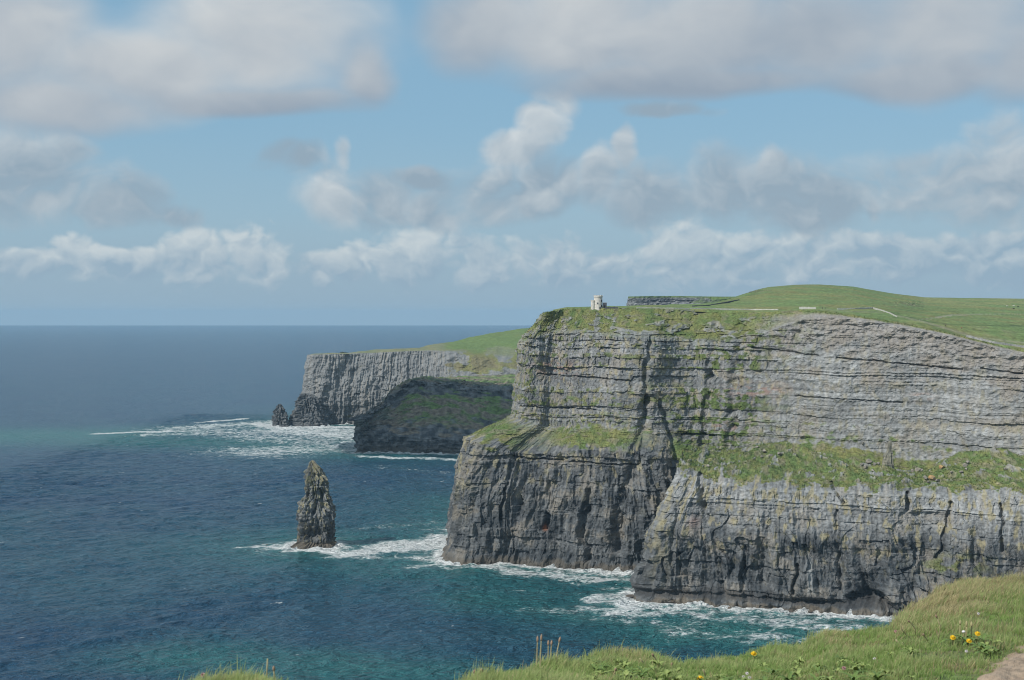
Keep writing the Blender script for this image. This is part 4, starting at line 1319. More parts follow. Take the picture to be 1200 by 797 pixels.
class MB:
    def __init__(self):
        self.v, self.f = [], []

    def add(self, verts, faces):
        k = len(self.v)
        self.v += [tuple(q) for q in verts]
        self.f += [tuple(i + k for i in f) for f in faces]

    def lathe(self, prof, n=28, c=(0, 0), a0=0.0, cap=True, wob=0.0):
        vs = []
        for r, z in prof:
            for i in range(n):
                a = a0 + 2 * math.pi * i / n
                q = r * (1 + (random.uniform(-wob, wob) if wob else 0))
                vs.append((c[0] + q * math.cos(a), c[1] + q * math.sin(a), z))
        fs = []
        for k in range(len(prof) - 1):
            for i in range(n):
                j = (i + 1) % n
                fs.append((k * n + i, k * n + j, (k + 1) * n + j, (k + 1) * n + i))
        if cap:
            fs.append(tuple(range(n))[::-1])
            fs.append(tuple((len(prof) - 1) * n + i for i in range(n)))
        self.add(vs, fs)

    def box(self, c, s, rz=0.0):
        cx, cy, cz = c
        ca, sa = math.cos(rz), math.sin(rz)
        vs = []
        for dz in (-.5, .5):
            for dx, dy in ((-.5, -.5), (.5, -.5), (.5, .5), (-.5, .5)):
                x, y = dx * s[0], dy * s[1]
                vs.append((cx + x * ca - y * sa, cy + x * sa + y * ca, cz + dz * s[2]))
        self.add(vs, [(3, 2, 1, 0), (4, 5, 6, 7), (0, 1, 5, 4), (1, 2, 6, 5), (2, 3, 7, 6), (3, 0, 4, 7)])

    def tube(self, pts, radii, n=6):
        rings = []
        for k, p in enumerate(pts):
            p = Vector(p)
            a = Vector(pts[max(0, k - 1)])
            b = Vector(pts[min(len(pts) - 1, k + 1)])
            t = (b - a).normalized()
            u = t.cross(Vector((0.3, 1, 0.1))).normalized()
            w = t.cross(u)
            rings.append([p + (u * math.cos(2 * math.pi * i / n) + w * math.sin(2 * math.pi * i / n)) * radii[k] for i in range(n)])
        vs = [q for r in rings for q in r]
        fs = []
        for k in range(len(pts) - 1):
            for i in range(n):
                j = (i + 1) % n
                fs.append((k * n + i, k * n + j, (k + 1) * n + j, (k + 1) * n + i))
        fs.append(tuple(range(n))[::-1])
        fs.append(tuple((len(pts) - 1) * n + i for i in range(n)))
        self.add(vs, fs)

    def build(self, name, mat, parent=None, smooth=False):
        return obj_from(name, self.v, self.f, mat, parent, smooth)


def crenels(mb, r, z, n, h, th, c=(0, 0)):
    for i in range(n):
        a = 2 * math.pi * (i + 0.5) / n
        mb.box((c[0] + (r - th / 2) * math.cos(a), c[1] + (r - th / 2) * math.sin(a), z + h / 2), (th, 2 * math.pi * r / n * 0.58, h), a)


def build_tower():
    p = surface_at(FV, 699.8, 360.0)
    t = empty('round_tower', p + Vector((0, 0, -0.3)), 'round pale stone lookout tower with a lower turret on the cliff edge', 'tower')
    w = MB()
    w.lathe([(3.45, -1.5), (3.3, 0.3), (3.2, 0.35), (3.12, 6), (3.05, 9.6), (3.05, 10.4), (3.3, 10.45), (3.3, 11.0)], 30, wob=0.006)
    w.build('tower_wall', M_TOWER, t)
    c = MB()
    c.lathe([(3.34, 11.0), (3.34, 11.5), (2.9, 11.5), (2.9, 11.02)], 30, cap=False)
    crenels(c, 3.34, 11.5, 12, 0.8, 0.42)
    c.build('parapet', M_TOWER, t)
    tu = MB()
    tu.lathe([(1.75, -1.5), (1.7, 0.2), (1.6, 0.25), (1.55, 7.2), (1.7, 7.25), (1.7, 7.5)], 22, (-3.9, -0.9), wob=0.006)
    tuo = tu.build('turret', M_TOWER, t)
    tp = MB()
    crenels(tp, 1.7, 7.5, 8, 0.55, 0.3, (-3.9, -0.9))
    tp.build('parapet', M_TOWER, tuo)
    for ang, z, ww, hh in ((-0.75, 7.3, 1.2, 1.9), (-0.75, 2.6, 1.2, 1.9), (-1.75, 5.0, 0.7, 1.2)):
        a = ang
        r = 3.1
        f = MB()
        for dx, dz, sx, sz in ((-ww / 2 - .1, 0, .2, hh + .4), (ww / 2 + .1, 0, .2, hh + .4), (0, hh / 2 + .1, ww, .2), (0, -hh / 2 - .1, ww, .2)):
            f.box((r * math.cos(a) - dx * math.sin(a), r * math.sin(a) + dx * math.cos(a), z + dz), (0.3, sx, sz), a)
        fo = f.build('window', M_FLAG, t)
        g_ = MB()
        g_.box((r * math.cos(a), r * math.sin(a), z), (0.16, ww, hh), a)
        g_.build('pane', M_GLASS, fo)
    d = MB()
    d.box((3.2 * math.cos(-1.2), 3.2 * math.sin(-1.2), 0.8), (0.3, 1.1, 2.1), -1.2)
    d.build('door', M_SLATE, t)
    t.scale = (1.06, 1.06, 0.86)
    # small dark building at its side
    q = surface_at(FV, 706.8, 360.0)
    h = empty('stone_hut', q, 'small dark stone hut close against the right side of the tower', 'hut')
    b = MB()
    b.box((0.5, 1.0, 1.6), (2.9, 3.4, 5.6))
    b.build('wall', M_SLATE, h)
    rf = MB()
    rf.box((0.5, 1.0, 4.5), (3.2, 3.7, 0.22))
    rf.build('roof', M_FLAG, h)
    dd = MB()
    dd.box((0.2, -0.72, 1.3), (1.0, 0.08, 2.2))
    dd.build('door', M_GLASS, h)


def wall_along(name, pts, h, th, mat, label, cat='wall', step=1.5, back=0.0):
    """upright flagstones set side by side along a line on the fields"""
    line = [surface_at(FV, a, b) + Vector((0, back, 0)) for a, b in pts]
    path = []
    for a, b in zip(line[:-1], line[1:]):
        n = max(1, int((b - a).length / step))
        path += [a.lerp(b, i / n) for i in range(n)]
    path.append(line[-1])
    m = MB()
    for a, b in zip(path[:-1], path[1:]):
        c = (a + b) / 2
        L = (Vector((b.x, b.y)) - Vector((a.x, a.y))).length
        hh = h * random.uniform(0.82, 1.1)
        m.box((c.x, c.y, c.z + hh / 2 - 0.4), (L * 0.95, th * random.uniform(0.8, 1.2), hh + 0.8), math.atan2(b.y - a.y, b.x - a.x))
    o = m.build(name, mat)
    return tag(o, label, cat)


build_tower()
wall_along('stone_wall', [(709.5, 360.0), (716, 360.0), (723, 360.2)], 1.3, 0.6, M_SLATE, 'low dark stone wall running right from the tower hut')
wall_along('path_wall', [(745, 359.9), (790, 360.0), (836, 360.5), (880, 361.4), (912, 361.6)], 0.9, 0.5, M_PALEWALL, 'long pale flagstone wall beside the path right of the tower')
wall_along('path_wall', [(936.5, 360.4), (956, 360.3)], 1.6, 0.5, M_PALEWALL, 'short bright stretch of flagstone wall above the cliff brow')
wall_along('path_wall', [(981, 361), (1002, 360.2), (1022, 360.0), (1033, 362.5), (1043, 366), (1051, 370)], 0.9, 0.5, M_PALEWALL, 'pale wall bending downhill right of the short wall')
wall_along('stone_wall', [(1130, 395), (1146, 398.5), (1165, 401), (1186, 404), (1204, 407), (1240, 412)], 1.5, 0.5, M_FLAG, 'grey flagstone wall along the cliff path at the right', step=1.8)
wall_along('field_wall', [(866, 350), (845, 354), (830, 356.5), (812, 357.6)], 0.9, 1.2, M_SLATE, 'dark field boundary running down the left foot of the hill')


def build_fence():
    pts = [(1078, 374), (1096, 371.5), (1117, 369), (1150, 367), (1184, 367), (1215, 368)]
    line = [surface_at(FV, *q) for q in pts]
    root = empty('wire_fence', line[0], 'thin post and wire fence crossing the pale upper field', 'fence')
    post = MB()
    post.tube([(0, 0, -0.4), (0, 0, 1.25)], [0.11, 0.09], 6)
    me = None
    tops = []
    for a, b in zip(line[:-1], line[1:]):
        n = max(1, int((b - a).length / 3.4))
        for i in range(n):
            q = a.lerp(b, i / n) - line[0]
            if me is None:
                o = post.build('post', M_POST, root)
                me = o.data
            else:
                o = bpy.data.objects.new('post', me)
                COL.objects.link(o)
                o.parent = root
            o.location = q
            o.rotation_euler = (random.uniform(-.05, .05), random.uniform(-.05, .05), 0)
            tops.append(q)
    w = MB()
    for z in (0.6, 1.1):
        w.tube([(q.x, q.y, q.z + z) for q in tops], [0.012] * len(tops), 3)
    w.build('wire', M_SLATE, root)


build_fence()


# ------------------------------------------------------------------ far walkers and cattle
def skin_obj(name, verts, edges, radii, mat, parent=None, sub=1):
    me = bpy.data.meshes.new(name)
    me.from_pydata(verts, edges, [])
    me.update()
    o = bpy.data.objects.new(name, me)
    COL.objects.link(o)
    md = o.modifiers.new('skin', 'SKIN')
    if not me.skin_vertices:
        me.skin_vertices.new()
    for v, r in zip(me.skin_vertices[0].data, radii):
        v.radius = r if isinstance(r, tuple) else (r, r)
    me.skin_vertices[0].data[0].use_root = True
    sb = o.modifiers.new('smooth', 'SUBSURF')
    sb.levels = sb.render_levels = sub
    me.materials.append(mat)
    if parent:
        o.parent = parent
    return o


M_SKIN = plain_mat('skin', (0.45, 0.28, 0.20), (0.40, 0.25, 0.18), 6)
M_HAIR = plain_mat('dark_hair', (0.03, 0.02, 0.015), (0.06, 0.04, 0.03), 20)


def cloth(name, c):
    return plain_mat(name, c, tuple(0.75 * q for q in c), 3)


def person(px, py, label, coat, legs, rz):
    p = surface_at(FV, px, py)
    root = empty('person', p, label, 'person', rz=rz)
    v = [(0, 0, .95), (0, 0, 1.15), (0, 0, 1.38), (0, 0.01, 1.5), (0, 0.02, 1.6), (0, .03, 1.70),
         (.19, 0, 1.40), (.27, .02, 1.14), (.27, .12, .90), (.27, .15, .80), (-.19, 0, 1.40), (-.27, -.02, 1.14), (-.26, .06, .90), (-.26, .08, .80),
         (.10, 0, .88), (.11, .10, .50), (.11, .02, .08), (.11, .16, .04), (-.10, 0, .88), (-.11, -.05, .50), (-.11, -.22, .10), (-.11, -.10, .04)]
    e = [(0, 1), (1, 2), (2, 3), (3, 4), (4, 5), (2, 6), (6, 7), (7, 8), (8, 9), (2, 10), (10, 11), (11, 12), (12, 13), (0, 14), (14, 15), (15, 16), (16, 17), (0, 18), (18, 19), (19, 20), (20, 21)]
    r = [.15, .15, .16, .07, .09, .085, .075, .055, .045, .035, .075, .055, .045, .035, .10, .07, .045, .04, .10, .07, .045, .04]
    skin_obj('body', v, e, r, M_SKIN, root)
    skin_obj('coat', [v[0], v[1], v[2], v[6], v[7], v[8], v[10], v[11], v[12]], [(0, 1), (1, 2), (2, 3), (3, 4), (4, 5), (2, 6), (6, 7), (7, 8)], [.19, .18, .185, .095, .075, .06, .095, .075, .06], coat, root)
    skin_obj('trousers', [(0, 0, .95)] + [v[14], v[15], v[16], v[18], v[19], v[20]], [(0, 1), (1, 2), (2, 3), (0, 4), (4, 5), (5, 6)], [.165, .12, .085, .065, .12, .085, .065], legs, root)
    skin_obj('hair', [(0, -.02, 1.62), (0, 0.0, 1.74)], [(0, 1)], [.075, .085], M_HAIR, root)


person(764, 359.6, 'walker in dark clothes on the path right of the tower', cloth('navy_coat', (0.03, 0.035, 0.06)), cloth('black_trousers', (0.03, 0.03, 0.03)), 0.6)
person(964, 360.4, 'walker in dark clothes just right of the short bright wall', cloth('black_coat', (0.025, 0.025, 0.03)), cloth('grey_trousers', (0.05, 0.05, 0.06)), 1.9)
person(966.4, 360.4, 'walker in grey clothes beside the one near the short wall', cloth('grey_coat', (0.08, 0.08, 0.09)), cloth('blue_trousers', (0.04, 0.05, 0.09)), 1.2)
person(1126, 384, 'walker in a red coat on the cliff path at the right', cloth('red_coat', (0.45, 0.10, 0.07)), cloth('dark_trousers', (0.04, 0.04, 0.05)), -1.0)
person(1107, 381, 'walker in a dark green coat behind the red coated one', cloth('green_coat', (0.03, 0.06, 0.04)), cloth('brown_trousers', (0.05, 0.04, 0.03)), -1.0)


def cow(px, py, mat, label, rz):
    p = surface_at(FV, px, py)
    root = empty('cow', p, label, 'cow', 'cattle grazing in the upper field', rz)
    v = [(0, 0, 1.05), (.45, 0, 1.08), (.80, 0, 1.12), (-.45, 0, 1.03), (-.80, 0, 1.10), (1.05, 0, 1.02), (1.30, 0, .72), (1.48, 0, .45),
         (.62, .2, .75), (.62, .2, .42), (.62, .2, .04), (.62, -.2, .75), (.64, -.2, .42), (.66, -.2, .04),
         (-.72, .2, .80), (-.66, .2, .62), (-.80, .2, .42), (-.76, .2, .04), (-.72, -.2, .80), (-.66, -.2, .62), (-.82, -.2, .42), (-.78, -.2, .04),
         (-.98, 0, 1.0), (-1.02, 0, .55)]
    e = [(0, 1), (1, 2), (2, 5), (5, 6), (6, 7), (0, 3), (3, 4), (1, 8), (8, 9), (9, 10), (1, 11), (11, 12), (12, 13), (3, 14), (14, 15), (15, 16), (16, 17), (3, 18), (18, 19), (19, 20), (20, 21), (4, 22), (22, 23)]
    r = [.42, .42, .30, .40, .30, .20, .17, .11, .15, .08, .06, .15, .08, .06, .18, .12, .075, .06, .18, .12, .075, .06, .06, .03]
    skin_obj('body', v, e, r, mat, root)
    for s in (1, -1):
        skin_obj('ear', [(1.22, s * .12, .86), (1.18, s * .30, .88)], [(0, 1)], [.05, .06], mat, root)
        skin_obj('horn', [(1.26, s * .08, .92), (1.28, s * .20, 1.02)], [(0, 1)], [.03, .012], M_POST, root)


M_CW = cloth('white_hide', (0.62, 0.60, 0.55))
M_CB = cloth('black_hide', (0.03, 0.028, 0.025))
cow(1181, 357.5, M_CW, 'leftmost white cow grazing in the upper field', 0.3)
cow(1188, 357.2, M_CW, 'second white cow beside the dark cow in the field', 2.7)
cow(1193.5, 358.0, M_CB, 'black cow standing right of the white cows', 0.1)
cow(1188.6, 361.2, M_CB, 'black cow lower down the slope than the others', 3.0)

# ------------------------------------------------------------------ the grassy bank in front
BX = np.array([100, 195, 215, 240, 270, 300, 325, 345, 400, 480, 530, 560, 590, 620, 670, 705, 757, 800, 835, 868, 905, 941, 956, 966, 998, 1043, 1057, 1075, 1089, 1098, 1120, 1150, 1200, 1330., 1800, 3400])
B_TOP = np.array([860, 814, 803, 797, 794, 794, 801, 818, 850, 845, 810, 793, 787, 779, 774, 764, 764, 774, 770, 765, 757, 754, 745, 737, 736, 732, 715, 707, 699, 690, 680, 676, 675, 672., 660, 640])
B_D = np.interp(BX, [100, 345, 540, 620, 705, 800, 905, 956, 1043, 1057, 1098, 1120, 1200, 1330, 1800, 3400], [7.0, 7.4, 7.6, 8.2, 9.2, 9.4, 10.6, 11.6, 12.2, 12.8, 15, 16, 17, 17.5, 19, 21])
B_G = B_TOP + 0.058 / B_D * F
FRONT_D, FRONT_Y = 4.4, 1045.0


def bank(px, t):
    """point of the turf: t 0 in front of the lens, 1 at the brink, beyond it falls away"""
    px = np.asarray(px, float)
    t = np.asarray(t, float)
    De = np.interp(px, BX, B_D)
    ye = np.interp(px, BX, B_G)
    tt = np.minimum(t, 1.0)
    D = FRONT_D + (De - FRONT_D) * tt
    z0 = -(FRONT_Y - YE) / F * FRONT_D
    z1 = -(ye - YE) / F * De
    z = z0 + (z1 - z0) * tt + 0.10 * np.sin(np.pi * tt) 
    k = np.maximum(t - 1.0, 0)
    D = D + k * 5.0
    z = z - 1.2 * k - 22 * k ** 2 
    y = D
    x = (px - 600) / F * D
    z = z + H + 0.035 * fbm(x * 1.4, y * 1.4, 3, 1001) * np.minimum(1, (1.02 - tt) * 8) + 0.015 * fbm(x * 7, y * 7, 2, 1003)
    return np.stack([x, y, z], -1)


def bank_t(px, py):
    """parameter t on the bank seen at a picture point"""
    ts = np.linspace(0.05, 1.0, 400)
    pts = bank(np.full(400, float(px)), ts)
    X, Y = to_px(pts)
    return float(ts[np.argmin(np.abs(Y - py))])


def ground(px, py):
    return Vector(bank(np.array([px]), np.array([bank_t(px, py)]))[0])


def path_mask(px, py, x, y):
    e = np.interp(px, [1100, 1138, 1152, 1166, 1184, 1200, 1300], [840, 812, 796, 783, 769, 758, 715])
    return (py - e) / 12 + 0.8 * fbm(x * 3.0, y * 3.0, 3, 1011)


def build_bank():
    pxs = np.concatenate([np.linspace(-500, 60, 60), np.linspace(62, 1340, 520), np.linspace(1345, 3400, 160)])
    ts = np.concatenate([np.linspace(0, 1, 150), 1 + np.linspace(0.02, 1.6, 40)])
    PXg, Tg = np.meshgrid(pxs, ts)
    V = bank(PXg, Tg)
    x, y = V[..., 0], V[..., 1]
    c = lerp(np.array([0.12, 0.165, 0.055]) * np.ones(V.shape), np.array([0.19, 0.165, 0.085]), np.clip(0.4 + fbm(x * 2, y * 2, 4, 1005), 0, 1))
    m = terrain_mat('bank_turf', 14.0, 0.02, contrast=0.5)
    finish('grass_bank', V, c, m, 'green turf bank at the cliff edge in front of the camera')
    # trodden path in the corner
    pxs = np.linspace(1080, 1700, 300)
    ts = np.linspace(0.0, 0.62, 120)
    PXg, Tg = np.meshgrid(pxs, ts)
    V = bank(PXg, Tg)
    X, Y = to_px(V)
    pm = path_mask(X, Y, V[..., 0], V[..., 1])
    V[..., 2] += np.clip(pm, -1, 0.6) * 0.02 + 0.004 + 0.008 * fbm(V[..., 0] * 9, V[..., 1] * 9, 3, 1013)
    c = lerp(np.array([0.38, 0.285, 0.205]) * np.ones(V.shape), np.array([0.28, 0.205, 0.145]), np.clip(0.4 + fbm(V[..., 0] * 4, V[..., 1] * 4, 4, 1015), 0, 1))
    finish('dirt_path', V, c, terrain_mat('trodden_earth', 25.0, 0.008, contrast=0.3), 'bare brown trodden path at the lower right corner')


build_bank()


def blade_material(name, rough=0.6):
    m, g, b = new_mat(name)
    at = g.new('ShaderNodeAttribute', attribute_name='tint')
    geo = g.new('ShaderNodeNewGeometry')
    n = g.noise(geo.outputs['Position'], 9.0, 3, 0.5)
    c = g.new('ShaderNodeVectorMath', operation='SCALE')
    g.l.new(at.outputs['Color'], c.inputs[0])
    g.l.new(g.m('ADD', 0.65, g.m('MULTIPLY', n, 0.7)), c.inputs['Scale'])
    g.l.new(c.outputs[0], b.inputs['Base Color'])
    b.inputs['Roughness'].default_value = rough
    b.inputs['Specular IOR Level'].default_value = 0.25
    tr = g.new('ShaderNodeBsdfTranslucent')
    g.l.new(c.outputs[0], tr.inputs['Color'])
    mx = g.new('ShaderNodeMixShader')
    mx.inputs[0].default_value = 0.45
    g.l.new(b.outputs[0], mx.inputs[1])
    g.l.new(tr.outputs[0], mx.inputs[2])
    g.l.new(mx.outputs[0], g.n['Material Output'].inputs[0])
    return m


M_BLADE = blade_material('grass_blade')


def blades(name, root, length, width, lean, azim, base_c, tip_c, label):
    """each blade: two quads and a tip, bending over"""
    n = len(root)
    lx, ly = np.cos(azim) * lean, np.sin(azim) * lean
    side = np.stack([-np.sin(azim + 0.6), np.cos(azim + 0.6) * 0.5, np.zeros(n)], 1)
    flat = np.random.default_rng(3).random(n)
    side = np.where((flat < 0.6)[:, None], np.array([[1.0, 0.15, 0]]), side)
    vs, cs = [], []
    for f, wv in ((0.0, 1.0), (0.4, 0.85), (0.75, 0.55)):
        c = root + np.stack([lx * f * f * length, ly * f * f * length, f * length * (1 - 0.25 * lean * f)], 1)
        vs += [c - side * (width * wv / 2)[:, None], c + side * (width * wv / 2)[:, None]]
        q = base_c + (tip_c - base_c) * f
        cs += [q, q]
    vs.append(root + np.stack([lx * length, ly * length, length * (1 - 0.25 * lean)], 1))
    cs.append(tip_c)
    V = np.stack(vs, 1).reshape(-1, 3)
    C = np.stack(cs, 1).reshape(-1, 3)
    o = np.arange(n)[:, None] * 7
    tri = np.array([[0, 1, 3], [0, 3, 2], [2, 3, 5], [2, 5, 4], [4, 5, 6]])
    Fc = (o[:, None, :] + tri[None]).reshape(-1, 3)
    ob = mesh_np(name, V, Fc, M_BLADE, {'tint': rgba(np.clip(C, 0.005, 0.9))}, smooth=True)
    return tag(ob, label, kind='stuff')


def build_grass():
    r = np.random.default_rng(77)
    N = 205000
    px = r.uniform(185, 1440, N)
    De = np.interp(px, BX, B_D)
    lo = 5.9
    u = r.random(N)
    D = np.sqrt(lo ** 2 + u * ((De + 0.15) ** 2 - lo ** 2))
    t = (D - FRONT_D) / (De - FRONT_D)
    t = np.where(t > 1, 1 + (D - De) / 5.0, t)
    p = bank(px, t)
    X, Y = to_px(p)
    x, y = p[:, 0], p[:, 1]
    vis = (Y < 860) & (path_mask(X, Y, x, y) < 0.25 + 0.5 * r.random(N))
    px, t, p, X, Y, x, y = [q[vis] for q in (px, t, p, X, Y, x, y)]
    n = len(p)
    cl = fbm(x * 1.7, y * 1.7, 3, 1021)
    cl2 = fbm(x * 5, y * 5, 2, 1023)
    short = sst(Y, 755, 795) * 0.45 * sst(X, 640, 720)
    L = (0.04 + 0.045 * r.random(n) ** 1.5) * (1 + 0.75 * cl + 0.25 * cl2) * (1 - short) * np.where(r.random(n) < 0.06, 1.5, 1)
    L *= np.interp(X, [185, 330, 420, 560, 760, 1000, 1060, 1225], [1.0, 1.0, 0.9, 1.0, 1.05, 0.85, 1.15, 1.15])
    L *= 1 - 0.5 * np.clip(spot(X, Y, 1125, 756, 60, 16) + 0.8 * spot(X, Y, 1060, 748, 50, 14), 0, 1)
    L *= 1 - 0.6 * np.clip((path_mask(X, Y, x, y) + 1.4) / 1.6, 0, 1)
    W_ = 0.0032 + 0.0022 * r.random(n)
    az = 0.15 + r.normal(0, 0.9, n)
    straw_zone = np.clip(spot(X, Y, 1105, 706, 60, 22) + 0.8 * spot(X, Y, 1180, 684, 60, 12) + 0.6 * spot(X, Y, 975, 745, 22, 14) + 0.3 * spot(X, Y, 1060, 735, 20, 20) + 0.35 * spot(X, Y, 270, 795, 70, 10), 0, 1)
    lean = np.clip(0.35 + 0.3 * r.normal(0, 1, n) + 0.6 * straw_zone, 0.05, 1.3)
    g1, g2 = np.array([0.19, 0.28, 0.07]), np.array([0.33, 0.45, 0.14])
    y1, y2 = np.array([0.34, 0.27, 0.13]), np.array([0.62, 0.52, 0.29])
    k = r.random(n)
    base = g1 * (0.7 + 0.6 * k)[:, None]
    tip = lerp(np.broadcast_to(g2, (n, 3)), np.array([0.50, 0.53, 0.24]), np.clip(k * 0.7 + cl * 0.9 + cl2 * 0.4, 0, 1))
    st = (r.random(n) < 0.08 + 0.8 * straw_zone + 0.35 * sst(fbm(x * 2.3, y * 1.6, 3, 1031), 0.15, 0.5))
    base = np.where(st[:, None], y1 * (0.6 + 0.6 * k)[:, None], base)
    tip = np.where(st[:, None], y2 * (0.6 + 0.6 * k)[:, None], tip)
    blades('grass', p, L, W_, lean, az, base, tip, 'short green grass with straw tufts covering the bank')


build_grass()

M_YEL = plain_mat('yellow_petal', (0.80, 0.52, 0.02), (0.72, 0.42, 0.015), 60, 0.7)
M_STEM = plain_mat('pale_green_stem', (0.30, 0.30, 0.13), (0.36, 0.30, 0.17), 30, 0.7)
M_STALK = plain_mat('dry_stalk', (0.42, 0.36, 0.22), (0.34, 0.30, 0.16), 30, 0.8)
M_RUST = plain_mat('rusty_seed', (0.40, 0.27, 0.19), (0.28, 0.19, 0.13), 80, 0.9)
M_LEAF = plain_mat('broad_leaf', (0.19, 0.25, 0.07), (0.28, 0.33, 0.11), 25, 0.55)
M_DLEAF = plain_mat('dark_leaf', (0.10, 0.16, 0.04), (0.15, 0.22, 0.06), 25, 0.55)
M_WHITE = plain_mat('white_petal', (0.72, 0.68, 0.68), (0.66, 0.60, 0.62), 60, 0.7)
M_PINK = plain_mat('pink_petal', (0.52, 0.26, 0.30), (0.42, 0.20, 0.25), 60, 0.8)


def leaf_mesh(name, L, w, mat, lobes=0, arch=0.35):
    vs, fs = [], []
    n = 9
    for i in range(n):
        f = i / (n - 1)
        hw = w * math.sin(math.pi * min(1, 0.12 + 0.86 * f ** 0.8)) * (1 - 0.35 * (lobes and i % 2))
        z = L * (0.10 + arch * math.sin(f * 2.6) - 0.1 * f)
        vs += [(L * f, -hw, z + hw * 0.25), (L * f, 0, z), (L * f, hw, z + hw * 0.25)]
    for i in range(n - 1):
        a = 3 * i
        fs += [(a, a + 3, a + 4, a + 1), (a + 1, a + 4, a + 5, a + 2)]
    me = bpy.data.meshes.new(name)
    me.from_pydata(vs, [], fs)
    me.update()
    me.materials.append(mat)
    return me


LEAF_D = leaf_mesh('leaf', 0.095, 0.012, M_DLEAF, 1, 0.22)
LEAF_B = leaf_mesh('leaf', 0.06, 0.009, M_LEAF, 0, 0.4)


def rosette(root, me, n, s=1.0, a0=0.0):
    for k in range(n):
        o = bpy.data.objects.new('leaf', me)
        COL.objects.link(o)
        o.parent = root
        o.rotation_euler = (random.uniform(-.3, .3), random.uniform(-.35, .1), a0 + 2 * math.pi * k / n + random.uniform(-.3, .3))
        q = s * random.uniform(0.7, 1.15)
        o.scale = (q, q, q)
        o.location = (0, 0, 0.02)


def stem_line(h, dx, dy, n=5):
    return [(dx * (k / n) ** 1.6, dy * (k / n) ** 1.6, h * k / n) for k in range(n + 1)]


def dandelion_head(m, c, R, tilt):
    """rings of narrow ray florets over a small green cup"""
    for ring, (nn, rr, up) in enumerate(((22, 1.0, 0.10), (18, 0.78, 0.38), (12, 0.5, 0.6), (8, 0.3, 0.75), (5, 0.12, 0.8))):
        for i in range(nn):
            a = 2 * math.pi * (i + 0.5 * ring) / nn + random.uniform(-.06, .06)
            L = R * rr * random.uniform(0.9, 1.08)
            ca, sa = math.cos(a), math.sin(a)
            w = R * 0.16
            z = R * up * random.uniform(0.85, 1.15)
            pts = [(0, 0, 0), (ca * L * .6 - sa * w, sa * L * .6 + ca * w, z * .7), (ca * L, sa * L, z), (ca * L * .6 + sa * w, sa * L * .6 - ca * w, z * .7)]
            out = []
            for x, y, zz in pts:
                y2 = y * math.cos(tilt) - zz * math.sin(tilt)
                z2 = y * math.sin(tilt) + zz * math.cos(tilt)
                out.append((c[0] + x, c[1] + y2, c[2] + z2))
            m.add(out, [(0, 1, 2, 3)])


def dandelion(px, py, by, R, label, leaves=5, tilt=0.7):
    g_ = ground(px, by)
    D = g_.y
    h = max(0.03, g_.z * 0 + (P(px, py, D)[2] - g_.z))
    root = empty('dandelion', g_, label, 'flower', 'dandelions in bloom on the bank')
    s = MB()
    sp = stem_line(h, 0.0, -0.01)
    s.tube(sp, [0.0042] * len(sp), 6)
    s.build('stem', M_STEM, root, True)
    hd = MB()
    dandelion_head(hd, sp[-1], R, tilt)
    e = sp[-1]
    hd.lathe([(R * 0.42, e[2] + R * 0.2), (R * 0.4, e[2] + R * 0.6), (R * 0.25, e[2] + R * 0.78), (0.001, e[2] + R * 0.84)], 9, (e[0], e[1] - R * 0.3))
    hd.build('flower_head', M_YEL, root)
    cup = MB()
    cup.lathe([(0.004, e[2] - 0.012), (0.009, e[2] - 0.004), (0.010, e[2] + 0.004)], 8, (e[0], e[1]))
    cup.build('sepal_cup', M_LEAF, root, True)
    if leaves:
        rosette(root, LEAF_D, leaves)


dandelion(1118, 747, 756, 0.022, 'leftmost yellow dandelion of the clump near the dirt path', 5)
dandelion(1137, 751, 759, 0.020, 'lowest yellow dandelion in the middle of the clump', 6)
dandelion(1147, 742.5, 756, 0.021, 'highest yellow dandelion at the right of the clump', 6)
dandelion(884, 766, 777, 0.024, 'lone yellow dandelion on a pale stem at mid bank', 4, 0.35)
dandelion(821, 795, 803, 0.022, 'yellow dandelion cut by the bottom edge of the view', 4)


def bud_stalk(px, top, by, label, pale=False, r=0.006):
    g_ = ground(px, by)
    h = P(px, top, g_.y)[2] - g_.z
    root = empty('dandelion_bud', g_, label, 'flower bud', 'closed buds standing in the dandelion clump')
    s = MB()
    sp = stem_line(h * 0.8, 0.004, 0)
    s.tube(sp, [0.004] * len(sp), 6)
    s.build('stem', M_STEM, root, True)
    b = MB()
    e = sp[-1]
    b.lathe([(0.004, e[2] - 0.006), (r * 1.4, e[2] + 0.006), (r * 1.5, e[2] + h * 0.1), (r * 0.8, e[2] + h * 0.2), (0.002, e[2] + h * 0.22)], 8, (e[0], e[1]))
    b.build('bud', M_WHITE if pale else M_STEM, root, True)


bud_stalk(1134.0, 728, 755, 'tall closed yellow green bud above the middle dandelion')
bud_stalk(1140, 729, 754, 'tall closed bud just right of the other tall bud')
bud_stalk(1126.5, 727, 750, 'pale closed bud at the back left of the clump')
bud_stalk(1130.5, 739, 753, 'short pinkish white closing bud between the dandelions', True, 0.009)


def flower_stalk(px, top, bx, by, label, group='rust tipped stalks at the brink', rust=True):
    g_ = ground(bx, by)
    q = Vector(P(px, top, g_.y)) - g_
    root = empty('flower_stalk', g_, label, 'plant stalk', group)
    s = MB()
    sp = [(q.x * f ** 1.3, 0.0, q.z * f) for f in (0, .2, .4, .6, .8, .9)]
    s.tube(sp, [0.0042, 0.004, 0.0038, 0.0034, 0.003, 0.003], 6)
    s.build('stem', M_STALK, root, True)
    b = MB()
    pts = [(q.x * f ** 1.3, 0.0, q.z * f) for f in (.84, .89, .94, .98, 1.02)]
    b.tube(pts, [0.003, 0.0062, 0.0065, 0.005, 0.0015], 7)
    b.build('flower_head', M_RUST if rust else M_STALK, root, True)


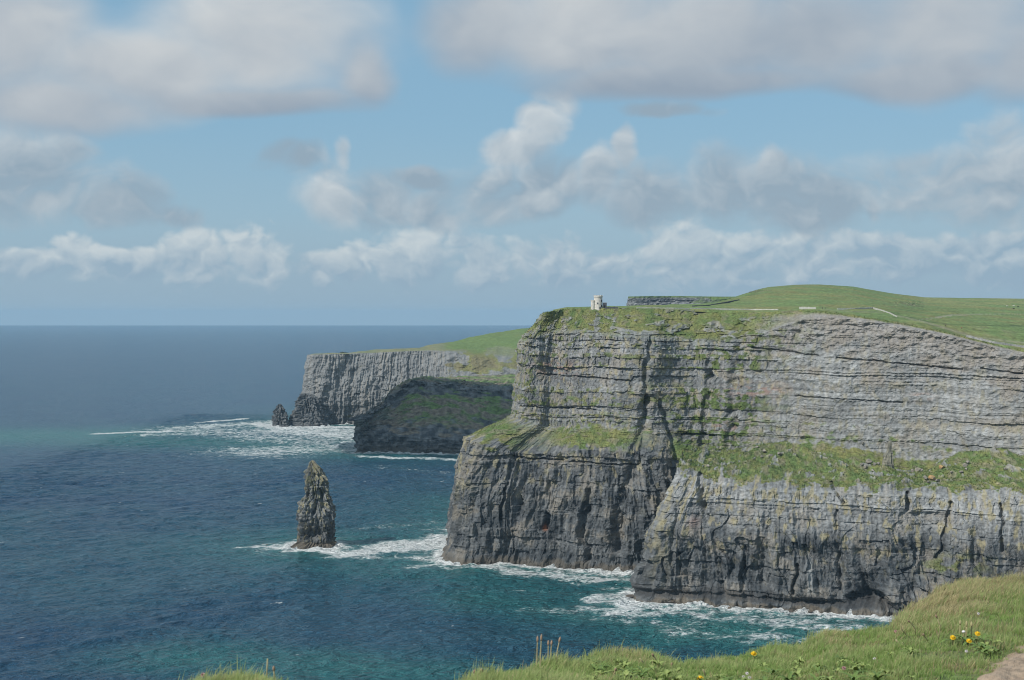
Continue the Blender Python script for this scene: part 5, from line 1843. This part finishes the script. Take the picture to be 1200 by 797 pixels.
flower_stalk(630, 746, 629, 781, 'leftmost of the five rust tipped stalks at the brink')
flower_stalk(634.6, 744, 633, 781, 'tallest rust tipped stalk, second from the left')
flower_stalk(642.6, 751, 642.5, 780, 'middle rust tipped stalk of the five')
flower_stalk(646.6, 751, 644.5, 780, 'fourth rust tipped stalk leaning slightly right')
flower_stalk(656.5, 747, 650, 779, 'rightmost rust tipped stalk, leaning farthest right')


def dry_stalk(pts, label, r=0.0035, head=None):
    g_ = ground(pts[0][0], pts[0][1])
    root = empty('dry_stalk', g_, label, 'dry stalk', 'dry stalks lying in the grass')
    q = [Vector(P(a, b, g_.y - 0.03 * k)) - g_ for k, (a, b) in enumerate(pts)]
    s = MB()
    s.tube(q, [r] * len(q), 5)
    s.build('stem', M_STALK, root, True)
    if head:
        b = MB()
        e, d = q[-1], (q[-1] - q[-2]).normalized()
        b.tube([e - d * 0.004, e + d * 0.008, e + d * 0.02, e + d * 0.03], [0.003, 0.008, 0.007, 0.002], 6)
        b.build('seed_head', M_RUST, root, True)


dry_stalk([(1069, 750), (1062, 744), (1057, 738), (1055, 731)], 'curved pale stalk left in the short grass')
dry_stalk([(1073, 746), (1073, 738), (1069, 732), (1066, 729)], 'thin bent stalk beside the curved pale one', head=True)
dry_stalk([(1099, 753), (1101, 742), (1102, 733), (1098, 724)], 'longest pale stalk, upright left of the dandelions', head=True)
dry_stalk([(1056, 757), (1050, 750)], 'short thick pale stalk end pointing left', 0.006)
dry_stalk([(1060, 757), (1057, 753)], 'stubby pale stalk right beside the thick one', 0.006)
dry_stalk([(1090, 755), (1086, 749), (1083, 745)], 'short straw stalk below the longest stalk', 0.004, True)
dry_stalk([(1108, 757), (1116, 756), (1122, 753)], 'flat lying green stalk left under the dandelions', 0.004)
dry_stalk([(758, 784), (754, 777), (750, 772)], 'straw stalk leaning left among grass below the brink', 0.005)
dry_stalk([(770, 782), (769, 774), (766, 769)], 'brown bent stalk right of the leaning straw stalk', 0.005, True)
dry_stalk([(741, 777), (746, 776), (749, 778)], 'drooping brown stalk with rusty head', 0.005, True)
dry_stalk([(722, 797), (720, 790), (721, 786)], 'rusty tipped short stalk near the bottom edge', 0.005, True)
dry_stalk([(786, 786), (787, 780)], 'small rusty stalk right of the bent brown stalk', 0.005, True)
dry_stalk([(829, 797), (826, 790), (824, 785)], 'pale crossed stalk near the bottom middle', 0.005)
dry_stalk([(667, 800), (669, 793)], 'short rusty stalk at the bottom edge below the brink', 0.005, True)
dry_stalk([(555, 797), (556, 789)], 'rusty stalk at the far left end of the bank', 0.005, True)
dry_stalk([(566, 797), (565, 788)], 'second rusty stalk at the left end of the bank', 0.005, True)
dry_stalk([(273, 800), (274, 787)], 'tall green stalk in the left tuft', 0.004)
dry_stalk([(312, 800), (313.6, 772)], 'tallest thin stalk rising from the left tuft', 0.004)
dry_stalk([(322, 800), (321, 786)], 'thin brown stalk at the right of the left tuft', 0.004, True)


def small_flower(px, py, mat, label, cat, group, name, R=0.011):
    g_ = ground(px, min(py + 6, 850))
    h = max(0.03, P(px, py, g_.y)[2] - g_.z)
    root = empty(name, g_, label, cat, group)
    s = MB()
    sp = stem_line(h, 0.002, -0.004)
    s.tube(sp, [0.0018] * len(sp), 5)
    s.build('stem', M_STEM, root, True)
    hd = MB()
    dandelion_head(hd, sp[-1], R, 0.8)
    hd.build('flower_head', mat, root)


for px_, py_, lb in ((1026, 772, 'single white daisy in the grass left of the path'), (1148, 719, 'tiny white daisy on the slope above the dandelions'), (1134, 763, 'white daisy just below the dandelion clump'), (876, 789, 'upper white daisy of the pair at bottom middle'), (872, 793, 'lower left white daisy at bottom middle'), (879, 794, 'lower right white daisy at bottom middle')):
    small_flower(px_, py_, M_WHITE, lb, 'flower', 'small white daisies', 'daisy')
for px_, py_, lb in ((236, 791, 'left pink thrift flower in the left tuft'), (250, 793, 'right pink thrift flower in the left tuft'), (1051, 740, 'pink flower low in the grass of the right slope'), (990, 783, 'pink flower at the lower edge of the bank')):
    small_flower(px_, py_, M_PINK, lb, 'flower', 'small pink flowers', 'thrift', 0.014)


def leafy(px, py, k):
    g_ = ground(px, py)
    root = empty('leafy_plant', g_, 'low broad leaved weed in the turf near the bottom edge', 'plant', 'broad leaved weeds in the turf')
    rosette(root, LEAF_B if k % 3 else LEAF_D, random.randint(7, 10), random.uniform(0.7, 1.1))


for k in range(70):
    px_ = random.uniform(690, 1075)
    py_ = random.uniform(779, 812) - 12 * max(0, (px_ - 880) / 200)
    leafy(px_, py_, k)
for k in range(14):
    leafy(random.uniform(1120, 1172), random.uniform(752, 772), 0 if k % 2 else 1)
#==ENDFG==

# ------------------------------------------------------------------ haze over the sea
def build_haze():
    import bmesh
    bm = bmesh.new()
    bmesh.ops.create_cube(bm, size=1.0)
    me = bpy.data.meshes.new('haze')
    bm.to_mesh(me)
    bm.free()
    m = bpy.data.materials.new('haze_air')
    m.use_nodes = True
    nt = m.node_tree
    nt.nodes.clear()
    out = nt.nodes.new('ShaderNodeOutputMaterial')
    vol = nt.nodes.new('ShaderNodeVolumePrincipled')
    vol.inputs['Color'].default_value = (0.47, 0.75, 1.0, 1)
    vol.inputs['Density'].default_value = 3.2e-5
    vol.inputs['Anisotropy'].default_value = 0.0
    nt.links.new(vol.outputs[0], out.inputs['Volume'])
    me.materials.append(m)
    o = bpy.data.objects.new('haze', me)
    COL.objects.link(o)
    zl, zh = -12.0, 262.0
    o.scale = (52000, 34500, zh - zl)
    o.location = (0, 8500, (zl + zh) / 2)
    tag(o, 'thin pale sea haze over the whole bay', kind='stuff')


build_haze()
